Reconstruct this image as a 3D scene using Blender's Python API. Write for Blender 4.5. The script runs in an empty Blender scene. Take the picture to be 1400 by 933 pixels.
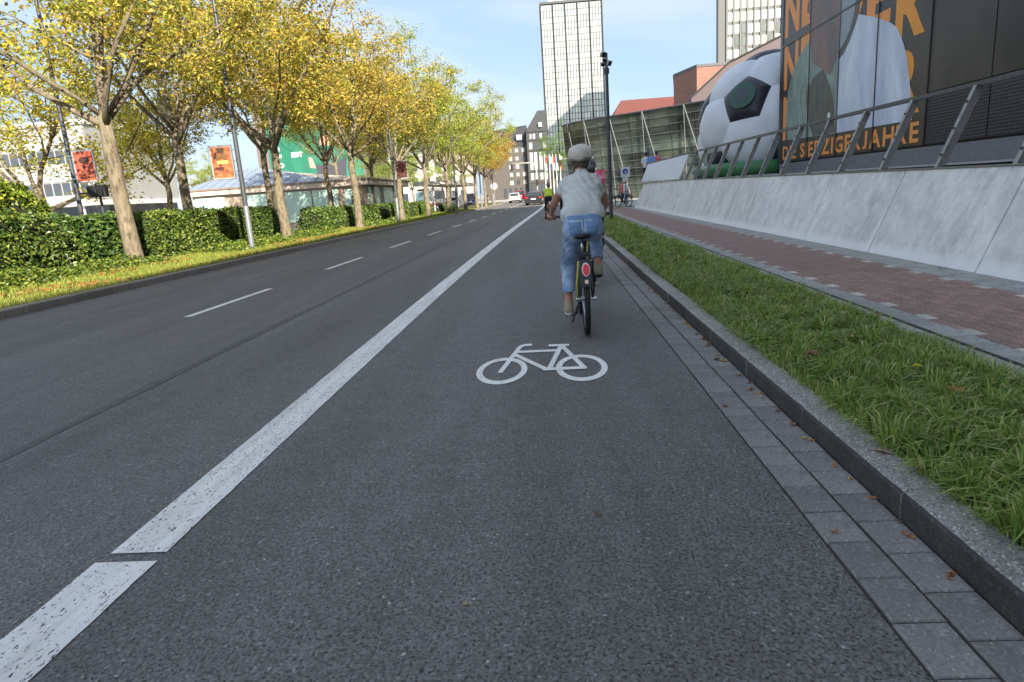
import bpy, bmesh, math, random
import numpy as np
from mathutils import Vector, Matrix, noise as mnoise

# ------------------------------------------------------------------ camera, sky, sun, exposure
scene = bpy.context.scene
R_ = math.radians
CAM_H, CAM_F, CAM_PITCH, CAM_ROLL, CAM_YAW = 1.35, 880.0, 12.85, 4.0, -3.876
def make_camera():
    p, r, y = R_(CAM_PITCH), R_(CAM_ROLL), R_(CAM_YAW)
    fw = Vector((math.sin(y)*math.cos(p), math.cos(y)*math.cos(p), -math.sin(p)))
    right = Vector((math.cos(y), -math.sin(y), 0)); up = right.cross(fw)
    R = right*math.cos(r) - up*math.sin(r); U = up*math.cos(r) + right*math.sin(r)
    cam = bpy.data.cameras.new('camera'); ob = bpy.data.objects.new('camera', cam)
    scene.collection.objects.link(ob)
    M = Matrix.Identity(4)
    for i in range(3): M[i][0], M[i][1], M[i][2] = R[i], U[i], -fw[i]
    M[2][3] = CAM_H
    ob.matrix_world = M
    cam.sensor_width = 36; cam.lens = CAM_F/1400*36; cam.clip_start = .05; cam.clip_end = 6000
    scene.camera = ob
make_camera()

SUN_AZ, SUN_EL = R_(152), R_(27.5)      # measured from +Y towards +X
SUN_STRENGTH, SKY_STRENGTH, EXPOSURE = 3.8, .115, 1.64
def make_light():
    w = bpy.data.worlds.new('World'); scene.world = w; w.use_nodes = True
    nt = w.node_tree; nt.nodes.clear(); N = nt.nodes.new; L = nt.links.new
    out = N('ShaderNodeOutputWorld'); bg = N('ShaderNodeBackground'); bg.inputs[1].default_value = SKY_STRENGTH
    sky = N('ShaderNodeTexSky'); sky.sky_type = 'NISHITA'; sky.sun_disc = False
    sky.sun_elevation = SUN_EL; sky.sun_rotation = SUN_AZ; sky.air_density = 1.0; sky.dust_density = .9; sky.ozone_density = 1.6
    # thin high cloud, even over the whole dome
    tc = N('ShaderNodeTexCoord'); mp = N('ShaderNodeMapping'); mp.inputs['Scale'].default_value = (1.3, 1.3, 5.0)
    mp.inputs['Rotation'].default_value = (.25, .3, .5); mp.inputs['Location'].default_value = (3.1, .7, 1.9)
    nz = N('ShaderNodeTexNoise'); nz.inputs['Scale'].default_value = 1.6; nz.inputs['Detail'].default_value = 7; nz.inputs['Roughness'].default_value = .55
    nz.inputs['Distortion'].default_value = .5
    cr = N('ShaderNodeValToRGB'); cr.color_ramp.elements[0].position = .42; cr.color_ramp.elements[1].position = .78
    cr.color_ramp.elements[0].color = (.52, .70, .985, 1); cr.color_ramp.elements[1].color = (.98, .985, 1, 1)
    br_ = N('ShaderNodeVectorMath'); br_.operation = 'SCALE'; br_.inputs[3].default_value = 2.68
    mx = N('ShaderNodeMixRGB'); mx.inputs[0].default_value = .86
    L(tc.outputs['Generated'], mp.inputs[0]); L(mp.outputs[0], nz.inputs[0]); L(nz.outputs[0], cr.inputs[0])
    L(cr.outputs[0], br_.inputs[0]); L(br_.outputs[0], mx.inputs[2]); L(sky.outputs[0], mx.inputs[1]); L(mx.outputs[0], bg.inputs[0]); L(bg.outputs[0], out.inputs[0])
    s = bpy.data.lights.new('sun', 'SUN'); s.energy = SUN_STRENGTH; s.angle = R_(.53); s.color = (1, .92, .78)
    so = bpy.data.objects.new('sun', s); scene.collection.objects.link(so)
    d = -Vector((math.sin(SUN_AZ)*math.cos(SUN_EL), math.cos(SUN_AZ)*math.cos(SUN_EL), math.sin(SUN_EL)))
    so.rotation_euler = d.to_track_quat('-Z', 'Y').to_euler(); so.location = (30, -60, 60)
make_light()
scene.view_settings.view_transform = 'Standard'; scene.view_settings.look = 'None'
scene.view_settings.exposure = EXPOSURE; scene.view_settings.gamma = 1; scene.view_settings.use_curve_mapping = False

rng = random.Random(7); nrng = np.random.default_rng(7)
C = scene.collection

# ------------------------------------------------------------------ helpers
def bl(y):                     # the carriageway bends gently to the right
    y = max(0., y); return 1.9*(1-math.exp(-(y/52.)**2))
def br(y): return .35*bl(y)    # the pavement on the right follows it less

def wl(o):
    v = Vector((0, 0, 0))
    while o is not None: v += o.location; o = o.parent
    return v

def tag(o, label=None, cat=None, group=None, kind=None):
    if label: o['label'] = label
    if cat: o['category'] = cat
    if group: o['group'] = group
    if kind: o['kind'] = kind
    return o

def thing(name, label, cat, loc=(0, 0, 0), rz=0., group=None):
    o = bpy.data.objects.new(name, None); C.objects.link(o)
    o.location = loc; o.rotation_euler = (0, 0, rz); o.empty_display_size = .2
    return tag(o, label, cat, group)

def link_mesh(name, me, parent=None):
    o = bpy.data.objects.new(name, me); C.objects.link(o)
    if parent: o.parent = parent
    return o

def copy_tree(o, parent=None):
    c = o.copy(); C.objects.link(c)
    if parent: c.parent = parent
    for ch in list(o.children): copy_tree(ch, c)
    return c

class MB:
    def __init__(s): s.v = []; s.f = []
    def add(s, vs, fs):
        n = len(s.v); s.v += [tuple(v) for v in vs]; s.f += [tuple(i+n for i in f) for f in fs]; return s
    def quad(s, *p): return s.add(p, [tuple(range(len(p)))])
    def box(s, x0, x1, y0, y1, z0, z1):
        return s.add([(x0,y0,z0),(x1,y0,z0),(x1,y1,z0),(x0,y1,z0),(x0,y0,z1),(x1,y0,z1),(x1,y1,z1),(x0,y1,z1)],
                     [(0,3,2,1),(4,5,6,7),(0,1,5,4),(1,2,6,5),(2,3,7,6),(3,0,4,7)])
    def cbox(s, c, size, M=None):
        hx, hy, hz = size[0]/2, size[1]/2, size[2]/2
        vs = [Vector((x,y,z)) for z in (-hz,hz) for x,y in ((-hx,-hy),(hx,-hy),(hx,hy),(-hx,hy))]
        if M is not None: vs = [M @ v for v in vs]
        c = Vector(c)
        return s.add([v+c for v in vs], [(0,3,2,1),(4,5,6,7),(0,1,5,4),(1,2,6,5),(2,3,7,6),(3,0,4,7)])
    def hexa(s, b, t):         # bottom quad, top quad (same winding, ccw seen from above)
        return s.add(list(b)+list(t), [(0,3,2,1),(4,5,6,7),(0,1,5,4),(1,2,6,5),(2,3,7,6),(3,0,4,7)])
    def tube(s, pts, rad, n=8, cap=True):
        pts = [Vector(p) for p in pts]
        if not hasattr(rad, '__len__'): rad = [rad]*len(pts)
        t0 = (pts[1]-pts[0]).normalized(); ref = Vector((0,0,1)) if abs(t0.z) < .9 else Vector((1,0,0))
        u = t0.cross(ref).normalized(); vs = []; fs = []
        for i, p in enumerate(pts):
            if i == 0: t = t0
            elif i == len(pts)-1: t = (pts[i]-pts[i-1]).normalized()
            else: t = ((pts[i+1]-pts[i]).normalized()+(pts[i]-pts[i-1]).normalized()).normalized()
            u = (u-t*u.dot(t)).normalized(); w = t.cross(u)
            for k in range(n):
                a = 2*math.pi*k/n; vs.append(p+(u*math.cos(a)+w*math.sin(a))*rad[i])
        for i in range(len(pts)-1):
            for k in range(n):
                fs.append((i*n+k, i*n+(k+1)%n, (i+1)*n+(k+1)%n, (i+1)*n+k))
        if cap: fs.append(tuple(range(n-1,-1,-1))); fs.append(tuple((len(pts)-1)*n+k for k in range(n)))
        return s.add(vs, fs)
    def lathe(s, prof, n=16, c=(0,0,0), axis='Z'):
        vs = []; fs = []; c = Vector(c)
        for r, z in prof:
            for k in range(n):
                a = 2*math.pi*k/n; x, y = r*math.cos(a), r*math.sin(a)
                vs.append(c+(Vector((x,y,z)) if axis == 'Z' else Vector((z,x,y)) if axis == 'X' else Vector((y,z,x))))
        m = len(prof)
        for i in range(m-1):
            for k in range(n): fs.append((i*n+k, i*n+(k+1)%n, (i+1)*n+(k+1)%n, (i+1)*n+k))
        if prof[0][0] > 1e-6: fs.append(tuple(range(n-1,-1,-1)))
        if prof[-1][0] > 1e-6: fs.append(tuple((m-1)*n+k for k in range(n)))
        return s.add(vs, fs)
    def prism(s, poly, fn, a, b):      # poly: 2d outline; fn(u,v,w) -> point
        n = len(poly); vs = [fn(u,v,a) for u,v in poly]+[fn(u,v,b) for u,v in poly]
        fs = [tuple(range(n-1,-1,-1)), tuple(range(n,2*n))]+[(i,(i+1)%n,n+(i+1)%n,n+i) for i in range(n)]
        return s.add(vs, fs)
    def mesh(s, name, mat=None, smooth=False, off=None):
        me = bpy.data.meshes.new(name)
        vs = s.v if off is None else [(x-off[0],y-off[1],z-off[2]) for x,y,z in s.v]
        me.from_pydata(vs, [], s.f)
        if mat: me.materials.append(mat)
        bm = bmesh.new(); bm.from_mesh(me); bmesh.ops.recalc_face_normals(bm, faces=bm.faces); bm.to_mesh(me); bm.free()
        if smooth: me.polygons.foreach_set('use_smooth', [True]*len(me.polygons))
        me.update(); return me
    def build(s, name, mat, parent=None, smooth=False, bevel=0, world=False, loc=None, seg=2, auto=False):
        off = wl(parent) if (world and parent) else None
        o = link_mesh(name, s.mesh(name, mat, smooth or auto, off), parent)
        if loc: o.location = loc
        if bevel:
            m = o.modifiers.new('bevel', 'BEVEL'); m.width = bevel; m.segments = seg; m.limit_method = 'ANGLE'; m.angle_limit = R_(35)
        if auto: o.data.set_sharp_from_angle(angle=R_(38))
        return o

def np_mesh(name, V, F, mat=None, smooth=False):
    me = bpy.data.meshes.new(name); V = np.asarray(V, np.float32); F = np.asarray(F, np.int32)
    n = F.shape[1]
    me.vertices.add(len(V)); me.vertices.foreach_set('co', V.ravel())
    me.loops.add(F.size); me.loops.foreach_set('vertex_index', F.ravel())
    me.polygons.add(len(F)); me.polygons.foreach_set('loop_start', np.arange(0, F.size, n, dtype=np.int32))
    me.polygons.foreach_set('loop_total', np.full(len(F), n, np.int32))
    me.polygons.foreach_set('use_smooth', np.full(len(F), smooth, bool))
    if mat: me.materials.append(mat)
    me.update(calc_edges=True); me.validate(); return me

# ------------------------------------------------------------------ materials
def S(r, g, b):
    f = lambda c: (c/255/12.92 if c/255 <= .04045 else ((c/255+.055)/1.055)**2.4)
    return (f(r), f(g), f(b))
class NT:
    def __init__(s, name):
        s.m = bpy.data.materials.new(name); s.m.use_nodes = True; s.t = s.m.node_tree
        s.b = s.t.nodes['Principled BSDF']; s.o = s.t.nodes['Material Output']
        s.tc = s.t.nodes.new('ShaderNodeTexCoord')
    def n(s, typ, **kw):
        x = s.t.nodes.new(typ)
        for k, v in kw.items():
            if k in x.inputs.keys(): x.inputs[k].default_value = v
            else: setattr(x, k, v)
        return x
    def l(s, a, b): s.t.links.new(a, b)
    def coord(s, scale=(1,1,1), rot=(0,0,0), which='Object'):
        m = s.n('ShaderNodeMapping'); m.inputs['Scale'].default_value = scale; m.inputs['Rotation'].default_value = rot
        s.l(s.tc.outputs[which], m.inputs[0]); return m.outputs[0]
    def noise(s, vec, scale, detail=4, rough=.55, dist=0):
        x = s.n('ShaderNodeTexNoise'); x.inputs['Scale'].default_value = scale; x.inputs['Detail'].default_value = detail
        x.inputs['Roughness'].default_value = rough; x.inputs['Distortion'].default_value = dist; s.l(vec, x.inputs['Vector']); return x.outputs[0]
    def voro(s, vec, scale, feature='F1'):
        x = s.n('ShaderNodeTexVoronoi'); x.feature = feature; x.inputs['Scale'].default_value = scale; s.l(vec, x.inputs['Vector']); return x
    def ramp(s, fac, stops):
        x = s.n('ShaderNodeValToRGB'); e = x.color_ramp.elements
        while len(e) < len(stops): e.new(.5)
        for i, (p, c) in enumerate(stops):
            e[i].position = p; e[i].color = (c, c, c, 1) if not hasattr(c, '__len__') else (*c[:3], 1)
        s.l(fac, x.inputs[0]); return x.outputs[0]
    def mix(s, fac, a, b, mode='MIX'):
        x = s.n('ShaderNodeMixRGB'); x.blend_type = mode
        for i, q in ((0, fac), (1, a), (2, b)):
            if hasattr(q, 'is_output') or hasattr(q, 'links'): s.l(q, x.inputs[i])
            else: x.inputs[i].default_value = q if i == 0 else (*q[:3], 1)
        return x.outputs[0]
    def math(s, op, a, b=0.):
        x = s.n('ShaderNodeMath'); x.operation = op
        for i, q in ((0, a), (1, b)):
            if hasattr(q, 'links'): s.l(q, x.inputs[i])
            else: x.inputs[i].default_value = q
        return x.outputs[0]
    def bump(s, h, strength=.3, dist=.01):
        x = s.n('ShaderNodeBump'); x.inputs['Strength'].default_value = strength; x.inputs['Distance'].default_value = dist
        s.l(h, x.inputs['Height']); s.l(x.outputs[0], s.b.inputs['Normal'])
    def col(s, c): s.l(c, s.b.inputs['Base Color']) if hasattr(c, 'links') else setattr(s.b.inputs['Base Color'], 'default_value', (*c, 1))
    def set(s, rough=.6, metal=0., spec=None):
        s.b.inputs['Roughness'].default_value = rough; s.b.inputs['Metallic'].default_value = metal
        if spec is not None: s.b.inputs['Specular IOR Level'].default_value = spec
        return s

def plain(name, c, rough=.6, metal=0., var=.12, scale=6., spec=None, bump=0., bscale=60.):
    t = NT(name).set(rough, metal, spec); v = t.coord()
    t.col(t.mix(t.ramp(t.noise(v, scale, 5), [(.3, 0.), (.7, 1.)]), tuple(x*(1-var) for x in c), tuple(min(1, x*(1+var)) for x in c)))
    if bump: t.bump(t.noise(v, bscale, 4), bump, .01)
    return t.m

def m_asphalt():
    t = NT('asphalt').set(.72, 0, .45); v = t.coord()
    vo = t.voro(v, 105); vo2 = t.voro(v, 62)
    agg = t.ramp(vo.outputs['Color'], [(.0, (.098,.090,.082)), (.5, (.165,.151,.138)), (.9, (.235,.216,.198)), (.985, (.50,.46,.41))])
    pits = t.ramp(t.noise(t.coord((1,1,1)), 78, 3, .6), [(.34, 0.), (.45, 1.)])
    big = t.ramp(t.noise(t.coord((1.2,.10,1)), .9, 6, .65), [(.3, .74), (.72, 1.24)])
    mid = t.ramp(t.noise(v, 5, 5, .65), [(.3, .9), (.7, 1.1)])
    c = t.mix(1., t.mix(pits, (.040,.037,.034), agg), big, 'MULTIPLY'); c = t.mix(1., c, mid, 'MULTIPLY'); t.col(c)
    h = t.math('ADD', t.math('MULTIPLY', vo2.outputs['Distance'], -.7), t.math('MULTIPLY', pits, .55)); t.bump(h, .9, .006)
    return t.m
def m_line(nm='road_paint', lo=.36, dl=.74):
    t = NT(nm).set(.6); v = t.coord()
    w = t.ramp(t.noise(t.coord((1,.45,1)), 105, 3, .6), [(lo, 0.), (lo+.04, 1.)])
    dirt = t.ramp(t.noise(t.coord((6,.5,1)), 2.2, 6, .65), [(.34, dl), (.6, 1.)])
    c = t.mix(1., (.96,.90,.82), dirt, 'MULTIPLY'); t.col(t.mix(w, (.045,.045,.048), c)); t.bump(w, .5, .003); return t.m
def m_slab(name, a, b, sc=70, bump=.4, spk=True, hi=1.7, lo=.72):
    t = NT(name).set(.8); v = t.coord()
    oi = t.n('ShaderNodeObjectInfo')
    base = t.mix(t.ramp(t.noise(v, 3.5, 6, .65), [(.3, 0.), (.7, 1.)]), a, b)
    tint = t.ramp(oi.outputs['Random'], [(0., .84), (1., 1.14)]); base = t.mix(1., base, tint, 'MULTIPLY')
    if spk:
        vo = t.voro(v, sc*1.6); sp = t.ramp(vo.outputs['Color'], [(.12, lo), (.8, 1.05), (.96, hi)]); base = t.mix(1., base, sp, 'MULTIPLY')
    t.col(base); t.bump(t.noise(v, sc, 4, .7), bump, .006); return t.m
def m_island(name, stops, rough=.55, trans=.35, tintsource=False, spec=.3):
    t = NT(name).set(rough, 0, spec); g = t.n('ShaderNodeNewGeometry')
    c = t.ramp(g.outputs['Random Per Island'], stops)
    if tintsource:
        oi = t.n('ShaderNodeObjectInfo'); c = t.mix(1., c, oi.outputs['Color'], 'MULTIPLY')
    t.col(c)
    tr = t.n('ShaderNodeBsdfTranslucent'); t.l(t.mix(1., c, (1.25,1.2,.7), 'MULTIPLY'), tr.inputs[0])
    ms = t.n('ShaderNodeMixShader'); ms.inputs[0].default_value = trans
    t.l(t.b.outputs[0], ms.inputs[1]); t.l(tr.outputs[0], ms.inputs[2]); t.l(ms.outputs[0], t.o.inputs[0]); return t.m
def m_concrete():
    t = NT('ramp_concrete').set(.8); v = t.coord()
    base = t.mix(t.ramp(t.noise(v, .8, 7, .68), [(.3, 0.), (.72, 1.)]), S(222,218,212), S(242,238,232))
    st = t.ramp(t.noise(t.coord((1, 2.6, .7)), 1.5, 9, .70, .6), [(.45, 1.), (.60, .74), (.74, .46)])      # vertical weather streaks
    msk = t.ramp(t.noise(v, .6, 3), [(.40, 0.), (.66, 1.)])
    blot = t.ramp(t.noise(t.coord((1,1.3,1.3)), 2.4, 8, .78), [(.36, .74), (.58, 1.)]); base = t.mix(1., base, blot, 'MULTIPLY')
    base = t.mix(1., base, t.mix(msk, (1,1,1), st), 'MULTIPLY')
    scr = t.ramp(t.noise(t.coord((1,3,3), (.5,0,0)), 4, 5, .8, 2.5), [(.49, 0.), (.5, .5), (.51, 0.)])
    base = t.mix(scr, base, (.80,.79,.77))
    sx_ = t.n('ShaderNodeSeparateXYZ'); t.l(t.tc.outputs['Object'], sx_.inputs[0]); zz_ = t.math('ADD', sx_.outputs[2], t.math('MULTIPLY', t.noise(v, 3, 4), .12)); base = t.mix(t.ramp(zz_, [(.17, .75), (.27, 0.)]), base, (.86,.84,.81))
    t.col(base); t.bump(t.noise(v, 25, 5, .7), .12, .006); return t.m
def m_glass(name, c, rough=.06, metal=.75, var=.5):
    t = NT(name).set(rough, metal); v = t.coord()
    t.col(t.mix(t.ramp(t.noise(v, .35, 3), [(.35, 0.), (.65, 1.)]), tuple(x*(1-var) for x in c), c)); return t.m
def m_bark():
    t = NT('bark').set(.9); v = t.coord((1,1,.25))
    c = t.ramp(t.noise(v, 14, 6, .7), [(.28, (.075,.058,.04)), (.48, (.20,.16,.105)), (.62, (.27,.22,.145)), (.78, (.40,.34,.24))])
    g = t.ramp(t.noise(t.coord(), 2.2, 6, .7), [(.52, 0.), (.70, .75)]); d = t.ramp(t.noise(t.coord((1,1,.6)), 5, 5, .75), [(.36, .45), (.5, 1.)]); t.col(t.mix(1., t.mix(g, c, (.19,.19,.09)), d, 'MULTIPLY')); t.bump(t.noise(v, 30, 6, .75), .9, .03); return t.m
def m_fabric(name, c, var=.1, sc=160, weave=.15):
    t = NT(name).set(.85, 0, .2); v = t.coord()
    t.b.inputs['Sheen Weight'].default_value = .15
    k = t.mix(t.ramp(t.noise(v, 7, 6, .65), [(.3, 0.), (.7, 1.)]), tuple(x*(1-var) for x in c), tuple(x*(1+var) for x in c))
    t.col(k); t.bump(t.noise(v, sc, 3, .6), weave, .004); return t.m
def m_denim():
    t = NT('denim').set(.85, 0, .2); v = t.coord()
    k = t.mix(t.ramp(t.noise(t.coord((1,1,.55)), 9, 7, .7), [(.36, 0.), (.62, 1.)]), S(106,132,164), S(176,194,214))
    tw = t.ramp(t.noise(t.coord((1,1,4), (0,.6,0)), 110, 2), [(.3, .85), (.7, 1.1)]); t.col(t.mix(1., k, tw, 'MULTIPLY')); t.bump(t.noise(v, 45, 4), .2, .006); return t.m
def m_skin(c):
    t = NT('skin').set(.5, 0, .35); v = t.coord(); t.b.inputs['Subsurface Weight'].default_value = .08; t.b.inputs['Subsurface Radius'].default_value = (.02,.008,.004)
    t.col(t.mix(t.ramp(t.noise(v, 9, 4), [(.3, 0.), (.7, 1.)]), tuple(x*.85 for x in c), c)); return t.m

M = {}
M['asphalt'] = m_asphalt(); M['paint'] = m_line()
M['symbol'] = m_line('symbol_paint', .325, .84)
M['gutter'] = m_slab('gutter_slab', (.20,.184,.167), (.275,.253,.23), 75, .35)
M['kerb'] = m_slab('kerb_stone', (.32,.30,.265), (.46,.43,.385), 85, .9, True, 2.0, .42)
M['kerbl'] = m_slab('kerb_stone_old', (.27,.225,.18), (.36,.30,.25), 50, .5)
M['redpave'] = m_slab('red_clinker', (.29,.175,.14), (.38,.245,.20), 50, .25)
M['greypave'] = m_slab('grey_paver', (.33,.315,.285), (.42,.40,.37), 60, .3)
M['whitepave'] = m_slab('light_paver', (.52,.47,.40), (.64,.58,.50), 60, .25)
M['joint'] = plain('joint_dirt', (.035,.032,.028), .95, var=.3, scale=20)
M['slot'] = plain('drain_slot', (.012,.012,.012), .7)
M['soil'] = plain('soil', (.06,.05,.03), .95, var=.35, scale=5, bump=.5, bscale=25)
M['soil_l'] = plain('verge_soil', (.10,.095,.03), .95, var=.35, scale=3, bump=.5, bscale=18)
M['plaza'] = m_slab('plaza_paving', (.33,.31,.285), (.42,.395,.36), 8, .1, False)
M['concrete'] = m_concrete()
M['steel'] = plain('galvanised_steel', (.30,.29,.27), .5, .55, .18, 9)
M['rail'] = plain('dark_rail', (.075,.072,.07), .45, .6, .2, 9)
M['parapet'] = plain('white_parapet', (.66,.69,.73), .5, 0, .05, 1.5)
M['bark'] = m_bark()
M['black'] = plain('black_plastic', (.014,.014,.015), .42, 0, .2)
M['blackm'] = plain('black_metal', (.02,.02,.022), .35, .4, .2)
M['rubber'] = plain('rubber', (.017,.017,.017), .8, 0, .25, 25)
M['chrome'] = plain('bright_metal', (.62,.62,.62), .25, 1., .06)
M['alu'] = plain('aluminium', (.5,.5,.5), .4, .9, .08)
M['yellow'] = plain('yellow_paint', (.70,.62,.10), .35, 0, .05)
M['lamp_grey'] = plain('lamp_post_grey', (.075,.08,.088), .45, .3, .15)
M['lamp_light'] = plain('lamp_post_light', (.22,.235,.25), .45, .3, .12)
M['white'] = plain('white_paint', (.74,.74,.72), .5, 0, .05)
M['offwhite'] = plain('off_white', (.62,.60,.55), .6, 0, .06)
# ------------------------------------------------------------------ ground, road and markings
def struct(o, label=None): o['kind'] = 'structure'; (label and o.__setitem__('label', label)); return o
struct(MB().quad((-1500,-600,-.02),(1500,-600,-.02),(1500,2500,-.02),(-1500,2500,-.02)).build('ground', M['plaza']), 'pale paved ground of the city reaching to the horizon')

def ystations(y0, y1):
    ys = [y0]
    while ys[-1] < y1: ys.append(min(y1, ys[-1]+max(1., abs(ys[-1])*.06)))
    return ys
def strip(mb, xl, xr, y0, y1, z, fl=bl, fr=None):
    fr = fr or fl; ys = ystations(y0, y1)
    for a, b in zip(ys[:-1], ys[1:]):
        mb.quad((xl+fl(a),a,z),(xr+fr(a),a,z),(xr+fr(b),b,z),(xl+fl(b),b,z))
    return mb
XL_KERB, X_GUT, X_KERB, X_GRASS, X_EDGE, X_WALL = -8.55, .965, 1.305, 1.45, 2.66, 4.75
road = struct(strip(MB(), XL_KERB, X_KERB, -40, 330, 0, bl, br).build('road', M['asphalt']), 'dark grey asphalt carriageway with a marked cycle lane')
Zp = .004
nl = MB(); nn_ = 110
je0 = lambda q, k: .0045*mnoise.noise((q*9, k, .3))+.003*mnoise.noise((q*31, k, 1.7))
for i in range(nn_):
    a, b = -3+5.258*i/nn_, -3+5.258*(i+1)/nn_; xl = lambda q: -1.955+.043*(q+3)/5.258+je0(q,9); xr = lambda q: -1.695+.045*(q+3)/5.258+je0(q,3)
    nl.quad((xl(a),a,Zp),(xr(a),a,Zp),(xr(b),b,Zp),(xl(b),b,Zp))
nl.build('lane_line', M['paint'], road)
ll = MB(); yq = [2.325]
while yq[-1] < 14: yq.append(yq[-1]+.05*max(1, yq[-1]/4))
yq += ystations(yq[-1]+.5, 84)
je = lambda q, k: (.0045*mnoise.noise((q*9, k, .3))+.003*mnoise.noise((q*31, k, 1.7))) if q < 14 else 0.
for a, b in zip(yq[:-1], yq[1:]): ll.quad((-1.90+bl(a)+je(a,1),a,Zp),(-1.655+bl(a)+je(a,5),a,Zp),(-1.655+bl(b)+je(b,5),b,Zp),(-1.90+bl(b)+je(b,1),b,Zp))
ll.build('lane_line', M['paint'], road)
y = 8.48
while y < 100:
    strip(MB(), -5.14, -5.02, y, y+2.65, Zp).build('lane_dash', M['paint'], road); y += 5.53
# longitudinal paving seam
sm = MB(); ys = ystations(-2, 60)
for a, b in zip(ys[:-1], ys[1:]):
    j = lambda q: .012*math.sin(q*2.3)+.01*math.sin(q*5.1)
    sm.quad((-3.43+j(a)+bl(a),a,.003),(-3.33+j(a*1.3+2)+bl(a),a,.003),(-3.33+j(b*1.3+2)+bl(b),b,.003),(-3.43+j(b)+bl(b),b,.003))
sm.build('tar_seam', m_slab('seam_band', (.115,.106,.098), (.175,.16,.147), 60, .3, True, 1.4, .6), road)

def bike_symbol():
    sy = thing('bicycle_symbol', None, None); sy.parent = road
    def ring(cx, cy, rx, ry, w, wy, name):
        mb = MB(); n = 56
        for i in range(n):
            a, b = 2*math.pi*i/n, 2*math.pi*(i+1)/n; q = []
            for t, s in ((a,0),(a,1),(b,1),(b,0)):
                q.append((cx+(rx-w*(1-s))*math.cos(t), cy+(ry-wy*(1-s))*math.sin(t), Zp+.0005))
            mb.quad(*q)
        mb.build(name, M['symbol'], sy)
    ring(-.425, 4.877, .200, .385, .048, .094, 'wheel_mark'); ring(.198, 4.855, .200, .385, .048, .094, 'wheel_mark')
    def bar(name, pts, w, z=Zp+.001, asp=1.35):
        mb = MB(); P = [Vector((x, y/1.9)) for x, y in pts]; L = []; Rr = []
        for i, p in enumerate(P):
            t = (P[min(i+1,len(P)-1)]-P[max(i-1,0)]).normalized(); nn = Vector((-t.y, t.x))*w/2
            L.append(p+nn); Rr.append(p-nn)
        for i in range(len(P)-1):
            mb.quad(*[(q.x, q.y*1.9, z) for q in (L[i], L[i+1], Rr[i+1], Rr[i])])
        mb.build(name, M['symbol'], sy)
    bar('fork_mark', [(-.437,4.80),(-.317,5.60),(-.300,5.66),(-.272,5.69),(-.205,5.692)], .042, Zp+.0015)
    bar('top_tube_mark', [(-.325,5.447),(.035,5.43)], .040, Zp+.001)
    bar('down_tube_mark', [(-.345,5.35),(-.085,4.85)], .042, Zp+.002)
    bar('seat_tube_mark', [(.052,5.57),(-.053,4.83)], .042, Zp+.0025)
    bar('chain_stay_mark', [(-.10,4.835),(.235,4.825)], .042, Zp+.003)
    bar('seat_stay_mark', [(.066,5.56),(.222,4.80)], .042, Zp+.0035)
    bar('saddle_mark', [(-.056,5.612),(.128,5.598)], .042, Zp+.004)
bike_symbol()

# ------------------------------------------------------------------ gutter slabs, kerbs
def shared(name, me, loc, parent, rz=0., sc=None):
    o = link_mesh(name, me, parent); o.location = loc
    if rz: o.rotation_euler = (0, 0, rz)
    if sc: o.scale = sc
    return o
def chamfer_box(w, l, h, c, mat, name):
    mb = MB(); x, y = w/2, l/2
    rings = [(x,y,0),(x,y,h-c),(x-c,y-c,h)]; vs = []
    for a, b, z in rings: vs += [(-a,-b,z),(a,-b,z),(a,b,z),(-a,b,z)]
    fs = [(8,9,10,11)]
    for r in (0, 4):
        for i in range(4): fs.append((r+i, r+(i+1)%4, r+4+(i+1)%4, r+4+i))
    mb.add(vs, fs); return mb.mesh(name, mat)
gut = struct(strip(MB(), X_GUT-.004, X_KERB, -3, 120, .002, br).build('gutter_bed', M['joint']), 'dark joint bed under the two rows of gutter slabs')
slab_me = chamfer_box(.158, .222, .012, .004, M['gutter'], 'gutter_slab')
far_mb = MB(); n_s = 0
for row, xc in ((0, X_GUT+.084), (1, X_GUT+.254)):
    y = -.30 + (.115 if row == 0 else .03)
    while y < 90:
        rz = -math.atan((br(y+.2)-br(y))/.2)
        if n_s < 300 and y < 34 and y > .8:
            o = shared('gutter_slab', slab_me, (xc+br(y)+rng.uniform(-.002,.002), y, .002+rng.uniform(-.0015,.0015)), gut, rz+rng.uniform(-.006,.006)); n_s += 1
        else: far_mb.box(xc-.079+br(y), xc+.079+br(y), y-.111, y+.111, .002, .013+rng.uniform(-.001,.001))
        y += .2285
tag(far_mb.build('gutter_slabs', M['gutter'], gut), kind='stuff')

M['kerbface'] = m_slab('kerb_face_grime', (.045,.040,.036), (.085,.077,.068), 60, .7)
def kerb_mesh(w, l, h, mat, name, flip=1):
    mb = MB(); pr = [(0,-.02),(0,h-.025),(.008,h-.008),(.03,h),(w,h),(w,-.02)]; n = 8
    vs = []
    for i in range(n+1):
        yy = -l/2+l*i/n
        for j, (a, b) in enumerate(pr):
            e = .003*mnoise.noise((a*9+j, yy*5, flip*3.3)); vs.append((flip*(a+e), yy, b+e*.7))
    fs = []; m = len(pr)
    for i in range(n):
        for j in range(m-1): fs.append((i*m+j, i*m+j+1, (i+1)*m+j+1, (i+1)*m+j))
    fs += [tuple(range(m)), tuple(n*m+j for j in range(m))]; mb.add(vs, fs); me = mb.mesh(name, mat)
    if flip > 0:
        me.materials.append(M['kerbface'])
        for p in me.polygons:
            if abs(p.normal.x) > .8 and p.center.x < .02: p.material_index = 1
    return me
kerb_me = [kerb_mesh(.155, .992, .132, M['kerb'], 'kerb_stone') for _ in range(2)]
kb = struct(strip(MB(), X_KERB+.012, X_KERB+.145, -6, 121, .06, br).build('kerb_core', M['joint']), 'bed of the right-hand granite kerb')
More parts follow.
